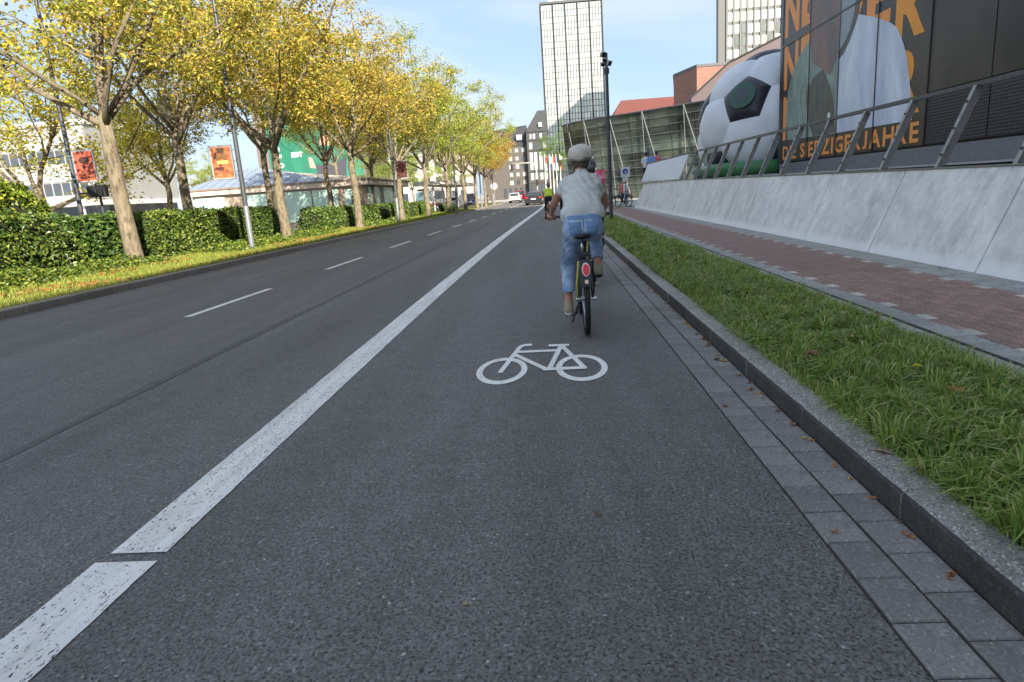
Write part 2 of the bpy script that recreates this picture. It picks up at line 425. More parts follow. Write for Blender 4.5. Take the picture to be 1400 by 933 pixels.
for i in range(-4, 110):
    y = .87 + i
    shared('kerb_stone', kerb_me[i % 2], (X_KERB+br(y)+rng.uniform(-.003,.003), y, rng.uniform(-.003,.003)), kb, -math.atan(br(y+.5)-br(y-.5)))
kb2 = struct(strip(MB(), XL_KERB-.15, XL_KERB-.012, -6, 121, .06, bl).build('kerb_core', M['joint']), 'bed of the left-hand kerb below the hedges')
kerbl_me = kerb_mesh(.16, .992, .135, M['kerbl'], 'kerb_stone', -1)
for i in range(-2, 112):
    y = 3.4 + i
    shared('kerb_stone', kerbl_me, (XL_KERB+bl(y)+rng.uniform(-.004,.004), y, rng.uniform(-.004,.003)), kb2, -math.atan(bl(y+.5)-bl(y-.5)))

# ------------------------------------------------------------------ verges (soil; blades follow later)
def heightR(x, y): return .105+.045*math.sin((x-X_GRASS-br(y))/1.2*math.pi)*1.0+.02*mnoise.noise((x*1.7, y*.8, 1.1))
def verge(name, xa, xb, y0, y1, hf, mat, f, nx=8, label=None):
    mb = MB(); ys = ystations(y0, y1)
    idx = []
    for y in ys:
        idx.append([len(mb.v)+i for i in range(nx+1)])
        for i in range(nx+1):
            x = xa+(xb-xa)*i/nx+f(y); mb.v.append((x, y, hf(x, y)))
    for a, b in zip(idx[:-1], idx[1:]):
        for i in range(nx): mb.f.append((a[i],a[i+1],b[i+1],b[i]))
    return struct(mb.build(name, mat, smooth=True), label)
verge('grass_verge', X_GRASS, X_EDGE, -4, 46, heightR, M['soil'], br, 8, 'narrow grass verge between the kerb and the brick pavement')
def heightL(x, y): return .125+.05*min(1, max(0, (XL_KERB+bl(y)-.15-x)/1.5))+.03*mnoise.noise((x*.7, y*.5, 5.))
verge('planted_verge', -15.2, XL_KERB-.15, -4, 110, heightL, M['soil_l'], bl, 12, 'planted verge with hedges left of the carriageway')

# ------------------------------------------------------------------ brick pavement on the right
ZP = .118
pave = struct(strip(MB(), X_EDGE-.05, X_WALL+.06, -6, 46, ZP, br).build('pavement', M['joint']), 'red brick pavement with pale marker stones beside the ramp wall')
def rowset(name, mat, xa, xb, nrow, ln, y0, y1, lim, skip=None, h=.014, cham=.003, gap=.009):
    w = (xb-xa)/nrow; me = chamfer_box(w-gap, ln-gap, h, cham, mat, name); cnt = 0; far = MB(); items = []
    for r in range(nrow):
        y = y0 + (ln/2 if r % 2 else 0)
        while y < y1:
            if not (skip and skip(r, y)): items.append((y, xa+w*(r+.5)))
            y += ln
    items.sort()
    for y, x in items:
        if y > 3.2 and cnt < lim:
            shared(name, me, (x+br(y), y, ZP+rng.uniform(-.0015,.0015)), pave, rng.uniform(-.006,.006)); cnt += 1
        else: far.box(x+br(y)-w/2+gap/2, x+br(y)+w/2-gap/2, y-ln/2+gap/2, y+ln/2-gap/2, ZP, ZP+h+rng.uniform(-.001,.001))
    if far.v: tag(far.build(name+'s', mat, pave), kind='stuff')
rowset('edging_slab', M['greypave'], X_EDGE-.03, 2.785, 1, .5, -3, 45, 60)
slot = strip(MB(), 2.778, 2.828, -4, 45, ZP+.0125, br).build('drain_slot', M['slot'], pave)
rowset('grey_paver', M['greypave'], 2.822, 3.02, 1, .2, -3, 45, 120)
mark = lambda r, y: r == 0
DP = .2  # paver length
def is_mark(r, y): return (r in (0, 12)) and (int(round((y+3.0-(.1 if r % 2 else 0))/DP)) % 3 == 0)
rowset('red_paver', M['redpave'], 3.02, 4.32, 13, DP, -3, 45, 300, is_mark)
def not_mark(r, y): return not is_mark(0 if r == 0 else 12, y)
rowset('marker_stone', M['whitepave'], 3.02, 3.12, 1, DP, -3, 45, 80, lambda r, y: not is_mark(0, y))
rowset('marker_stone', M['whitepave'], 4.22, 4.32, 1, DP, -3, 45, 80, lambda r, y: not is_mark(12, y))
rowset('grey_paver', M['greypave'], 4.32, X_WALL+.05, 3, .16, -3, 45, 100)

# ------------------------------------------------------------------ sloped ramp wall, balustrade, deck
LEAN = .42
def wtop(y): return 1.215+.0075*y if y < 28 else 1.425+.004*(y-28)
def wx(y, z): return X_WALL+br(y)*.5+LEAN*(z-.13)
wall = thing('ramp_wall', 'long sloped pale concrete wall of the ramp beside the pavement', 'wall', (X_WALL, 0, .1))
core = MB()
yy = [-5.0+2.5*i for i in range(17)]+[37.2]
def wallseg(mb, a, b, inset, zt=0.):
    q = []
    for y in (a, b):
        zt_ = wtop(y)-zt
        q.append([(wx(y,.10)+inset,y,.10),(wx(y,zt_)+inset,y,zt_),(wx(y,zt_)+.35,y,zt_),(wx(y,.1)+.35,y,.10)])
    a4, b4 = q; mb.add(a4+b4, [(0,1,2,3),(7,6,5,4),(0,4,5,1),(1,5,6,2),(2,6,7,3),(3,7,4,0)])
core = MB(); wallseg(core, -5.05, 37.15, .02, .01); core.build('core', M['joint'], wall, world=True)
off0 = .03
for a, b in zip(yy[:-1], yy[1:]):
    mb = MB(); wallseg(mb, a+.012, b-.012, 0); mb.build('concrete_panel', M['concrete'], wall, world=True, bevel=.006)
bal = thing('balustrade', 'leaning steel balustrade with dark handrail on top of the ramp wall', 'railing', (X_WALL+.5, 0, 1.2))
def post(y):
    mb = MB(); z0, z1 = wtop(y)+.004, wtop(y)+1.03
    d = Vector((LEAN, 0, 1)).normalized(); p0 = Vector((wx(y,z0)+.06, y, z0)); L = (z1-z0)/d.z
    Mx = Matrix((( -d.z, 0, d.x), (0, 1, 0), (d.x, 0, d.z)))       # local z along the post
    c = p0+d*L/2
    mb.cbox(c+Mx@Vector((.045,0,0)), (.012,.07,L), Mx); mb.cbox(c, (.085,.014,L-.003), Mx); mb.cbox(c+Mx@Vector((-.045,0,0)), (.012,.07,L-.006), Mx)
    return mb
y = 9.30-1.528*8
posts = []
while y < 27.6:
    pm = post(y).build('post', M['steel'], bal, world=True); posts.append(pm)
    for q in (.18, .5, .82):
        z = wtop(y)+1.03*q; bt = MB(); bt.cbox((wx(y,z)+.002, y, z), (.02,.03,.03)); bt.build('bolt', M['rail'], pm, world=True)
    y += 1.528
def railpath(h, dx, y0, y1):
    return [(wx(y, wtop(y)+h)+dx, y, wtop(y)+h) for y in np.linspace(y0, y1, 16)]
hr = MB(); pts = railpath(1.05, .06, -4, 38.8)
for a, b in zip(pts[:-1], pts[1:]):
    hr.hexa([(a[0]-.06,a[1],a[2]-.02),(a[0]+.06,a[1],a[2]-.02),(b[0]+.06,b[1],b[2]-.02),(b[0]-.06,b[1],b[2]-.02)],
            [(a[0]-.05,a[1],a[2]+.035),(a[0]+.07,a[1],a[2]+.035),(b[0]+.07,b[1],b[2]+.035),(b[0]-.05,b[1],b[2]+.035)])
hr.build('handrail', M['rail'], bal, world=True)
kp = MB(); pts = railpath(.012, .05, -4, 37)
for a, b in zip(pts[:-1], pts[1:]):
    kp.hexa([(a[0]-.07,a[1],a[2]-.008),(a[0]+.12,a[1],a[2]-.008),(b[0]+.12,b[1],b[2]-.008),(b[0]-.07,b[1],b[2]-.008)],
            [(a[0]-.07,a[1],a[2]+.012),(a[0]+.12,a[1],a[2]+.012),(b[0]+.12,b[1],b[2]+.012),(b[0]-.07,b[1],b[2]+.012)])
kp.build('base_plate', M['steel'], bal, world=True)
pp = MB()
for a, b in ((27.4, 33.0), (33.01, 38.6)):
    q = []
    for y in (a, b):
        z0, z1 = wtop(y)+.05, wtop(y)+1.0
        q.append([(wx(y,z0)+.01,y,z0),(wx(y,z1)+.01,y,z1),(wx(y,z1)+.05,y,z1),(wx(y,z0)+.05,y,z0)])
    mb = MB(); mb.add(q[0]+q[1], [(0,1,2,3),(7,6,5,4),(0,4,5,1),(1,5,6,2),(2,6,7,3),(3,7,4,0)]); mb.build('parapet_panel', M['parapet'], bal, world=True)
dk = MB()
for a, b in ((-40, 28), (28, 46)):
    za, zb = wtop(max(a,-5))-.03, wtop(b)-.03
    dk.quad((5.35,a,za),(60,a,za),(60,b,zb),(5.35,b,zb))
struct(dk.build('ramp_deck', M['plaza']), 'raised paved deck behind the balustrade')

# ------------------------------------------------------------------ museum block with its printed facade
XF = 10.0; YE = 29.25; ZB = 1.35; ZT = 20.6
mus = thing('dark_museum_building', 'dark glazed museum block with a huge orange and black poster facade', 'building', (XF, YE, ZB))
def m_facade():
    t = NT('facade_print').set(.4, 0, .35); v = t.coord((1,1,1))
    br_ = t.n('ShaderNodeTexNoise'); br_.inputs['Scale'].default_value = .6; t.l(v, br_.inputs[0])
    t.col(t.ramp(br_.outputs[0], [(.3, (.03,.026,.024)), (.7, (.07,.058,.05))])); return t.m
def m_grille():
    t = NT('perforated_sheet').set(.55, .3); v = t.coord((1, 1, 1)); w = t.n('ShaderNodeTexWave'); w.wave_type = 'BANDS'; w.bands_direction = 'Y'
    w.inputs['Scale'].default_value = 4.2; t.l(v, w.inputs[0]); w2 = t.n('ShaderNodeTexWave'); w2.bands_direction = 'Z'; w2.inputs['Scale'].default_value = 4.2; t.l(v, w2.inputs[0])
    q = t.math('MULTIPLY', w.outputs[1], w2.outputs[1]); t.col(t.ramp(q, [(.2, (.05,.045,.045)), (.6, (.012,.011,.011))])); t.bump(q, .6, .02); return t.m
M['facade'] = m_facade(); M['grille'] = m_grille(); M['fframe'] = plain('facade_frame', (.055,.05,.048), .35, .5)
MB().box(XF+.12, 52, -46, YE-.02, 0, ZT).build('body', plain('museum_body', (.05,.048,.046), .5), mus, world=True)
MB().box(XF-.02, XF+.4, YE-.30, YE, ZB-.1, ZT).build('corner_frame', M['fframe'], mus, world=True, bevel=.02)
MB().box(XF-.03, 52, -46, YE+.01, ZT, ZT+.4).build('roof_edge', M['fframe'], mus, world=True)
joints = [28.97-.03, 26.15, 23.62, 21.05, 18.28, 15.8, 13.25, 10.7, 8.1, 5.5, 2.9]
rows = [(ZB+.52, 6.45), (6.45, 11.4), (11.4, 16.2), (16.2, ZT-.02)]
for a, b in zip(joints[1:], joints[:-1]):
    for i, (z0, z1) in enumerate(rows):
        if i == 0 and b < 18.3:
            MB().box(XF, XF+.1, a+.02, b-.02, z0, 3.15).build('perforated_panel', M['grille'], mus, world=True)
            MB().box(XF, XF+.1, a+.02, b-.02, 3.17, z1-.02).build('facade_panel', M['facade'], mus, world=True)
        else: MB().box(XF, XF+.1, a+.02, b-.02, z0, z1-.02).build('facade_panel', M['facade'], mus, world=True)
for i, (z0, z1) in enumerate(rows[1:]): MB().box(XF, XF+.1, -46, 2.88, z0, z1-.02).build('facade_panel', M['facade'], mus, world=True)
MB().box(XF-.06, XF+.1, -46, YE-.3, ZB-.1, ZB+.46).build('plinth', plain('plinth', (.16,.16,.17), .6), mus, world=True)

def text_mesh(s, bold=.0):
    cu = bpy.data.curves.new('t', 'FONT'); cu.body = s; cu.size = 1; cu.offset = bold; cu.resolution_u = 4
    ob = bpy.data.objects.new('t', cu); C.objects.link(ob); bpy.context.view_layer.update()
    me = bpy.data.meshes.new_from_object(ob.evaluated_get(bpy.context.evaluated_depsgraph_get()))
    V = np.array([v.co[:2] for v in me.vertices]); F = [tuple(p.vertices) for p in me.polygons]
    bpy.data.objects.remove(ob); bpy.data.curves.remove(cu); bpy.data.meshes.remove(me); return V, F
def lettering(name, s, fn, mat, parent, bold=.02, world=True):      # fn maps unit square (u,v) -> point
    V, F = text_mesh(s, bold); lo, hi = V.min(0), V.max(0); U = (V-lo)/(hi-lo)
    mb = MB(); mb.add([fn(u, v) for u, v in U], F); return mb.build(name, mat, parent, world=world)
def caption(name, s, a, b, fn, mat, parent, bold=.028):
    wd = [(.32 if c == ' ' else .12+float(np.ptp(text_mesh(c, bold)[0][:,0]))) for c in s]; k = (b-a)/sum(wd); p = a
    for c, w in zip(s, wd):
        if c != ' ': lettering(name, c, fn(p+.06*k, p+(w-.06)*k), mat, parent, bold)
        p += w*k
M['orange'] = plain('orange_print', S(238,150,72), .5, 0, .05, 1.2)
M['orange2'] = plain('amber_print', S(236,152,40), .5, 0, .05, 1.2)
XP = XF-.004
def onF(y0, y1, z0, z1, x=XP): return lambda u, v: (x, y0+(y1-y0)*u, z0+(z1-z0)*v)
for z0, z1 in ((6.72, 8.55), (4.72, 6.42), (2.74, 4.45)):
    for i, ch in enumerate('NETZER'):
        a = 28.78-i*1.735; lettering('poster_letter', ch, onF(a, a-1.5, z0-(.0+.17*i*.9 if 0 else 0), z1), M['orange2'] if (ch == 'R' and z0 < 6) else M['orange'], mus, .035)
caption('poster_letter', 'DIE SIEBZIGERJAHRE', 28.78, 18.5, lambda a, b: onF(a, b, 1.96, 2.50), M['orange'], mus)
# the printed figures (flat print): a grey-green jacket and a plain white shirt, cropped at the neck
def blob(name, pts, mat, x):
    mb = MB(); mb.add([(x, y, z) for y, z in pts], [tuple(range(len(pts)))])
    me = mb.build(name, mat, mus, world=True); bm = bmesh.new(); bm.from_mesh(me.data); bmesh.ops.triangulate(bm, faces=bm.faces); bm.to_mesh(me.data); bm.free(); return me
def m_print(name, a, b, sc, stretch=(1,3,1)):
    t = NT(name).set(.5); v = t.coord(stretch, (.5,0,0)); t.col(t.mix(t.ramp(t.noise(v, sc, 6, .6, .8), [(.3, 0.), (.7, 1.)]), a, b)); return t.m
jk = m_print('jacket_print', S(96,116,108), S(158,176,166), 1.1); sh = m_print('shirt_print', S(172,184,204), S(222,229,240), .55, (1,2.2,.7)); tr = m_print('trouser_print', S(66,66,62), S(104,104,96), 1.)
blur = m_print('blurred_print', S(92,92,96), S(168,120,98), .45, (1,.8,.25)); neck = m_print('neck_print', S(128,140,150), S(160,168,176), .5)
blob('printed_jacket', [(28.2,2.72),(28.42,3.5),(28.3,4.6),(27.9,5.2),(27.2,5.75),(26.3,6.1),(25.6,6.3),(24.6,6.3),(23.66,5.6),(23.66,2.62)], jk, XP-.004)
blob('printed_hand', [(26.4,4.35),(25.7,4.75),(24.9,4.9),(24.3,4.3),(23.9,3.7),(23.72,2.66),(25.6,2.68),(26.2,3.4)], tr, XP-.008)
blob('printed_figure', [(25.9,5.3),(26.2,6.6),(26.6,8.4),(26.6,10.8),(23.4,10.8),(23.0,8),(23.66,5.2),(24.3,4.6),(25.2,5.0)], blur, XP-.010)
blob('printed_shirt', [(23.62,4.98),(23.67,2.62),(18.92,2.56),(19.0,3.1),(19.2,3.7),(19.35,4.2),(19.6,4.65),(19.95,5.1),(20.35,5.34),(21.4,5.75),(22.36,6.06),(22.6,5.72),(22.95,5.35),(23.3,5.1)], sh, XP-.006)
blob('printed_collar', [(23.62,5.22),(23.62,4.98),(23.3,5.1),(22.95,5.35),(22.6,5.72),(22.36,6.06),(22.3,6.7),(22.5,6.7),(22.62,6.1),(22.9,5.68),(23.2,5.4)], M['fframe'], XP-.012)
blob('printed_neck', [(23.6,5.26),(23.2,5.44),(22.9,5.72),(22.64,6.14),(22.52,6.75),(22.6,8.3),(23.6,8.3)], neck, XP-.014)
blob('printed_badge', [(24.25+.12*math.cos(a*.5236), 3.25+.12*math.sin(a*.5236)) for a in range(12)], M['white'], XP-.016)
for yj in joints[1:5]:       # panel joints stay visible across the print
    MB().box(XF-.03, XF-.021, yj-.025, yj+.025, ZB+.52, ZT-.05).build('panel_joint', M['blackm'], mus, world=True)
MB().box(XF-.035, XF-.0215, 2.9, YE-.3, 6.40, 6.45).build('panel_joint', M['blackm'], mus, world=True)

# ------------------------------------------------------------------ giant inflatable football on its green base
ZD = 1.45
def football():
    Cc = Vector((11.0, 33.0, 3.55)); R = 3.4
    root = thing('inflatable_football', 'giant white inflatable football with dark pentagon beside the museum corner', 'football', (11.0, 33.0, ZD))
    ph = (1+5**.5)/2; iv = []
    for a in (-1, 1):
        for b in (-ph, ph): iv += [(0,a,b),(a,b,0),(b,0,a)]
    iv = [Vector(v).normalized() for v in iv]
    el = min((iv[0]-v).length for v in iv[1:]); nb = {i: [j for j in range(12) if j != i and (iv[i]-iv[j]).length < el*1.05] for i in range(12)}
    pt = lambda i, j: (iv[i]*2+iv[j])/3
    def order(ps):
        c = sum(ps, Vector())/len(ps); n = c.normalized(); u = (ps[0]-c).normalized(); w = n.cross(u)
        return sorted(ps, key=lambda p: math.atan2((p-c).dot(w), (p-c).dot(u)))
    pents = [order([pt(i,j) for j in nb[i]]) for i in range(12)]
    hexs = []
    for i in range(12):
        for j in nb[i]:
            for k in nb[j]:
                if i < j < k and k in nb[i]: hexs.append(order([pt(i,j),pt(j,i),pt(j,k),pt(k,j),pt(k,i),pt(i,k)]))
    # orientation
    n0 = iv[0]; v0 = (pents[0][0].normalized()); v0 = (v0-n0*v0.dot(n0)).normalized()
    A = Matrix((n0, v0, n0.cross(v0))).transposed()
    n1 = Vector((-.613,-.696,.374)).normalized(); v1 = Vector((-.536,-.566,.627)); v1 = (v1-n1*v1.dot(n1)).normalized()
    B = Matrix((n1, v1, n1.cross(v1))).transposed(); Rm = B @ A.inverted()
    wm = plain('inflatable_white', (.70,.73,.78), .4, 0, .04, .8, bump=.1, bscale=3); dm = plain('inflatable_dark', (.02,.022,.035), .35); gm = plain('emblem_green', (.03,.10,.065), .4)
    def patch(ps, name, mat):
        ps = [(Rm@p).normalized() for p in ps]; c = sum(ps, Vector())/len(ps); mb = MB(); n = 6; N = len(ps)
        for s in range(N):
            a, b = ps[s], ps[(s+1)%N]; ids = {}
            for i in range(n+1):
                for j in range(n+1-i):
                    wa, wb = i/n, j/n; p = (a*wa+b*wb+c*(1-wa-wb)).normalized(); e = 1-(wa+wb)
                    rr = R*(1+.060*(1-(1-min(1,e*1.6))**2)-.026); q = Cc+p*rr
                    if q.z < ZD+.05: q.z = ZD+.05
                    ids[i,j] = len(mb.v); mb.v.append(tuple(q))
            for i in range(n):
                for j in range(n-i):
                    mb.f.append((ids[i,j],ids[i+1,j],ids[i,j+1]))
                    if i+j < n-1: mb.f.append((ids[i+1,j],ids[i+1,j+1],ids[i,j+1]))
        if max(v[2] for v in mb.v) < ZD+.06: return None
        me = mb.mesh(name, mat, True, wl(root)); bm = bmesh.new(); bm.from_mesh(me); bmesh.ops.remove_doubles(bm, verts=bm.verts, dist=.002)
        bmesh.ops.recalc_face_normals(bm, faces=bm.faces); bm.to_mesh(me); bm.free(); return link_mesh(name, me, root)
    for i, p in enumerate(pents):
        o = patch(p, 'pentagon_panel', dm)
    for h in hexs: patch(h, 'hexagon_panel', wm)
    # green ring emblem on the facing pentagon
    u = n1.cross(Vector((0,0,1))).normalized(); w = u.cross(n1)
    for (r0, r1, mt, dz, nm) in ((.34, .60, gm, .25, 'emblem_ring'), (0, .36, plain('emblem_core', (.05,.07,.075), .4), .262, 'emblem_disc')):
        mb = MB(); n = 28
        for i in range(n):
            a, b = 2*math.pi*i/n, 2*math.pi*(i+1)/n
            P = lambda t, r: tuple(Cc+n1*(math.sqrt(R*R-r*r)+dz-.02)+(u*math.cos(t)+w*math.sin(t))*r)
            mb.quad(P(a,r0),P(a,r1),P(b,r1),P(b,r0))
        mb.build(nm, mt, root, world=True)
    return root
football()
gb = thing('green_inflatable_base', 'low green inflatable cushion under the giant football', 'cushion', (10.6, 31.6, ZD))
mb = MB(); pts = [(7.9,31.0,ZD+.28),(8.3,29.8,ZD+.28),(9.8,29.62,ZD+.28)]
mb.tube([(7.7,33.2,ZD+.3),(7.8,31.4,ZD+.3),(8.3,30.1,ZD+.3),(9.3,29.75,ZD+.3),(12.6,29.72,ZD+.3)], .3, 12); mb.build('front_roll', plain('inflatable_green', (.05,.20,.07), .4, 0, .1, 1.), gb, world=True, smooth=True)
mb = MB(); mb.tube([(7.7,33.3,ZD+.3),(7.9,34.9,ZD+.3),(8.6,36.1,ZD+.3),(10.2,36.7,ZD+.3)], .3, 12); mb.build('rear_roll', plain('inflatable_green_b', (.05,.20,.07), .4, 0, .1, 1.), gb, world=True, smooth=True)
# ------------------------------------------------------------------ foliage
def leaf_mesh(name, P, size, mat, up=.5, asp=.55, fold=.25, extra=None):
    n = len(P); P = np.asarray(P, np.float64)
    nr = nrng.normal(size=(n,3)); nr[:,2] = np.abs(nr[:,2])+up; nr /= np.linalg.norm(nr, axis=1)[:,None]
    d = nrng.normal(size=(n,3)); d -= nr*(d*nr).sum(1)[:,None]; d /= np.linalg.norm(d, axis=1)[:,None]
    w = np.cross(nr, d); s = (size*(.65+.7*nrng.random(n)))[:,None]
    b = P-d*s*.5; t = P+d*s*.5-nr*s*.12; m = P-d*s*.02
    l = m+w*s*asp*.5+nr*s*fold; r = m-w*s*asp*.5+nr*s*fold
    V = np.stack([b, r, t, l], 1).reshape(-1,3); i = np.arange(n)[:,None]*4
    F = np.concatenate([i+np.array([0,1,2]), i+np.array([0,2,3])], 1).reshape(-1,3)
    return np_mesh(name, V, F, mat)
AUT = [(0., (.19,.25,.05)), (.28, (.32,.37,.07)), (.54, (.50,.49,.10)), (.78, (.66,.59,.14)), (.89, (.54,.40,.11)), (.95, (.34,.20,.06)), (1., (.12,.16,.04))]
M['autumn'] = m_island('autumn_leaves', AUT, .5, .42, True)
M['greenleaf'] = m_island('green_leaves', [(0., (.035,.065,.016)), (.5, (.07,.12,.024)), (.85, (.13,.18,.03)), (1., (.22,.24,.05))], .5, .3, True)
M['hedgeleaf'] = m_island('hedge_leaves', [(0., (.03,.06,.014)), (.4, (.075,.13,.025)), (.75, (.16,.22,.04)), (1., (.30,.33,.07))], .38, .22, True, .45)
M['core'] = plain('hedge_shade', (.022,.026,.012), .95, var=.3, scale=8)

def gen_tree(seed, fork=3.9, H=11.0, spread=4.4, r0=.27, limbs=6, leaves=15000, lsize=.17, low=False, twist=1.):
    rg = random.Random(seed); bark = MB(); tips = []; wts = []
    def V3(*a): return Vector(a)
    bend = [V3(rg.uniform(-.12,.12), rg.uniform(-.12,.12), 0) for _ in range(3)]
    tp = [V3(0,0,-.1), V3(0,0,.12), V3(0,0,.45)+bend[0]*.1, V3(0,0,fork*.5)+bend[0], V3(0,0,fork*.8)+bend[1]*.6, V3(0,0,fork+.2)+bend[2]*.5]
    bark.tube(tp, [r0*1.32, r0*1.16, r0, r0*.87, r0*.80, r0*.72], 12)
    top = tp[-1]
    def grow(p, d, L, r, n, up, wob):
        pts = [p]; rad = [r]; d = d.normalized()
        for i in range(n):
            d = (d+V3(rg.gauss(0,wob), rg.gauss(0,wob), up+rg.gauss(0,wob*.5))).normalized()
            p = p+d*L/n; pts.append(p); rad.append(r*(1-.82*(i+1)/n))
        return pts, rad
    def along(pts, t):
        k = min(len(pts)-2, int(t*(len(pts)-1))); f = t*(len(pts)-1)-k
        return pts[k].lerp(pts[k+1], f), (pts[k+1]-pts[k]).normalized()
    prim = []
    pts, rad = grow(top-V3(0,0,.15), V3(rg.uniform(-.15,.15), rg.uniform(-.15,.15), 1), H-fork-.6, r0*.55, 8, .05, .12); prim.append((pts, rad))
    for i in range(limbs):
        a = 2*math.pi*(i+rg.uniform(-.25,.25))/limbs; el = R_(rg.uniform(28,58)) if not low else R_(rg.uniform(8,45))
        st = top+V3(0,0,-rg.uniform(.0,.5)); L = (spread*rg.uniform(.95,1.25))/max(.55, math.cos(el))*.95
        pts, rad = grow(st, V3(math.cos(a)*math.cos(el), math.sin(a)*math.cos(el), math.sin(el)), L, r0*rg.uniform(.32,.48), 8, .035, .13); prim.append((pts, rad))
    for j in range(4):      # upper limbs off the leader
        p, d = along(prim[0][0], rg.uniform(.2,.6)); a = rg.uniform(0, 6.28); el = R_(rg.uniform(25,50))
        pts, rad = grow(p, V3(math.cos(a)*math.cos(el), math.sin(a)*math.cos(el), math.sin(el)), spread*rg.uniform(.7,.95), r0*.22, 6, .03, .14); prim.append((pts, rad))
    for pts, rad in prim:
        bark.tube(pts, rad, 7)
        Lp = sum((b-a).length for a, b in zip(pts[:-1], pts[1:])); ns = int(Lp/.42)
        for s in range(ns):
            t = .22+.78*(s+rg.random())/ns; p, d = along(pts, min(.99, t)); v = V3(rg.gauss(0,1), rg.gauss(0,1), rg.gauss(0,.55)); v = (v-d*v.dot(d)).normalized()
            dd = (d*.5+v).normalized(); L = rg.uniform(.8,1.9)*(1.15-.45*t)
            q, qr = grow(p, dd, L, max(.012, rad[0]*.24*(1.1-t)), 4, .02, .2); bark.tube(q, [max(.004, x) for x in qr], 4, False)
            tips += [q[-1], q[-2], q[-3].lerp(q[-2], .5)]
            for u in range(5):
                pp, d2 = along(q, rg.uniform(.25,1)); v2 = V3(rg.gauss(0,1), rg.gauss(0,1), rg.gauss(0,.6)).normalized()
                e = pp+(d2*.4+v2).normalized()*rg.uniform(.3,.75); bark.tube([pp, pp.lerp(e,.5)+V3(0,0,.03), e], [.007,.005,.003], 3, False); tips += [e, pp.lerp(e,.55)]
    T = np.array([tuple(t) for t in tips]); 
    T = T[T[:,2] > (fork+.75 if not low else fork*.9)]
    wt = nrng.random(len(T))**1.6; wt /= wt.sum()
    idx = nrng.choice(len(T), leaves, p=wt); P = T[idx]+nrng.normal(size=(leaves,3))*np.array([.20,.20,.13])
    trunk = bark.mesh('trunk', M['bark'], True); crown = leaf_mesh('crown', P, lsize, M['autumn'], .5, .6, .18)
    return trunk, crown
def make_tree(name, label, variant, loc, rz, sc, tint, group):
    t = thing(name, label, 'tree', loc, rz, group); t.scale = sc if hasattr(sc, '__len__') else (sc,)*3
    link_mesh('trunk', variant[0], t); c = link_mesh('crown', variant[1], t); c.color = (*tint, 1); return t
tv = [gen_tree(11, 3.9, 11.2, 4.6, .2, 6, 11500, .145), gen_tree(23, 3.7, 10.6, 4.4, .19, 5, 11000, .145), gen_tree(31, 3.6, 11.6, 4.5, .195, 7, 12500, .145), gen_tree(47, 2.0, 8.2, 4.6, .2, 6, 10000, .14, True)]
near_v = gen_tree(5, 3.8, 10.4, 4.7, .215, 6, 11000, .135)
ORD = ['first', 'second', 'third', 'fourth', 'fifth', 'sixth', 'seventh', 'eighth', 'ninth', 'tenth', 'eleventh', 'twelfth']
front = [(-11.04,16.7),(-10.2,25.0),(-9.65,33.1),(-9.1,40.7),(-8.75,48.2),(-8.35,55.8),(-7.9,63.6),(-7.6,71.5),(-7.4,79.6),(-7.2,88)]
tints = [(1.08,.98,.8),(1.10,.94,.8),(1.12,.89,.75),(1.04,.94,.8),(.82,.95,.8),(.90,.99,.8),(.86,.98,.8),(.98,.92,.8),(1.12,.80,.75),(1.1,.82,.75)]
for i, (x, y) in enumerate(front):
    v = near_v if i == 0 else tv[(i+1) % 3]
    make_tree('street_tree', f'yellowing street tree with pale trunk, {ORD[i]} along the left kerb from the camera', v, (x, y, .1), [2.3,.6,3.4,1.2,5.,2.,4.2,.2,2.9,1.6][i], [1.,1.0,1.0,.98,1.0,.97,.96,.97,.93,.9][i], tints[i], 'trees along the left kerb')
back = [(-13.4,24.0,1.),(-14.3,33.5,.95),(-13.8,41.5,.95),(-13.3,50.5,.95),(-13.2,59.5,.9)]
for i, (x, y, s) in enumerate(back):
    make_tree('street_tree', f'shaded autumn tree behind the hedge, {ORD[i]} of the rear row from the camera', tv[(i+2) % 3], (x, y, .1), 1.1+i*1.7, (s, s, s*1.16), (1.0,.90,.8), 'trees of the rear row behind the hedges')
make_tree('low_branched_tree', 'low-branched yellow tree behind the tall hedge at the left picture edge', tv[3], (-19.0, 24.0, .0), .9, 1.0, (1.15,1.08,.7), None)
make_tree('street_tree', 'thin lit tree behind the hedge beside the first pale trunk', tv[1], (-18.2, 31.0, 0), 2.2, .82, (1.05,.95,.75), None)
make_tree('round_green_tree', 'green tree standing left of the curved glass building', tv[2], (1.6, 112, 0), .5, (.62,.62,.98), (.34,.62,.45), None)
make_tree('street_tree', 'tall green-tipped tree showing above the left tree row', tv[0], (-21, 66, 0), .5, (1.1,1.1,1.45), (.45,.7,.6), None)
for i, (x, y, s, tint) in enumerate([(-20.5,82,.8,(.72,.95,.7)), (-44,84,.9,(.85,1.,.7)), (-20,98,.8,(.7,.95,.7)), (-15,104,.8,(.75,.95,.7))]):
    make_tree('background_tree', ['yellow-green tree beyond the flat white canopy','yellow-green tree left of the billboard wall','bushy tree behind the parked bus','yellow-green tree at the far end of the left row'][i], tv[i % 3], (x, y, 0), i*1.3, s, tint, None)

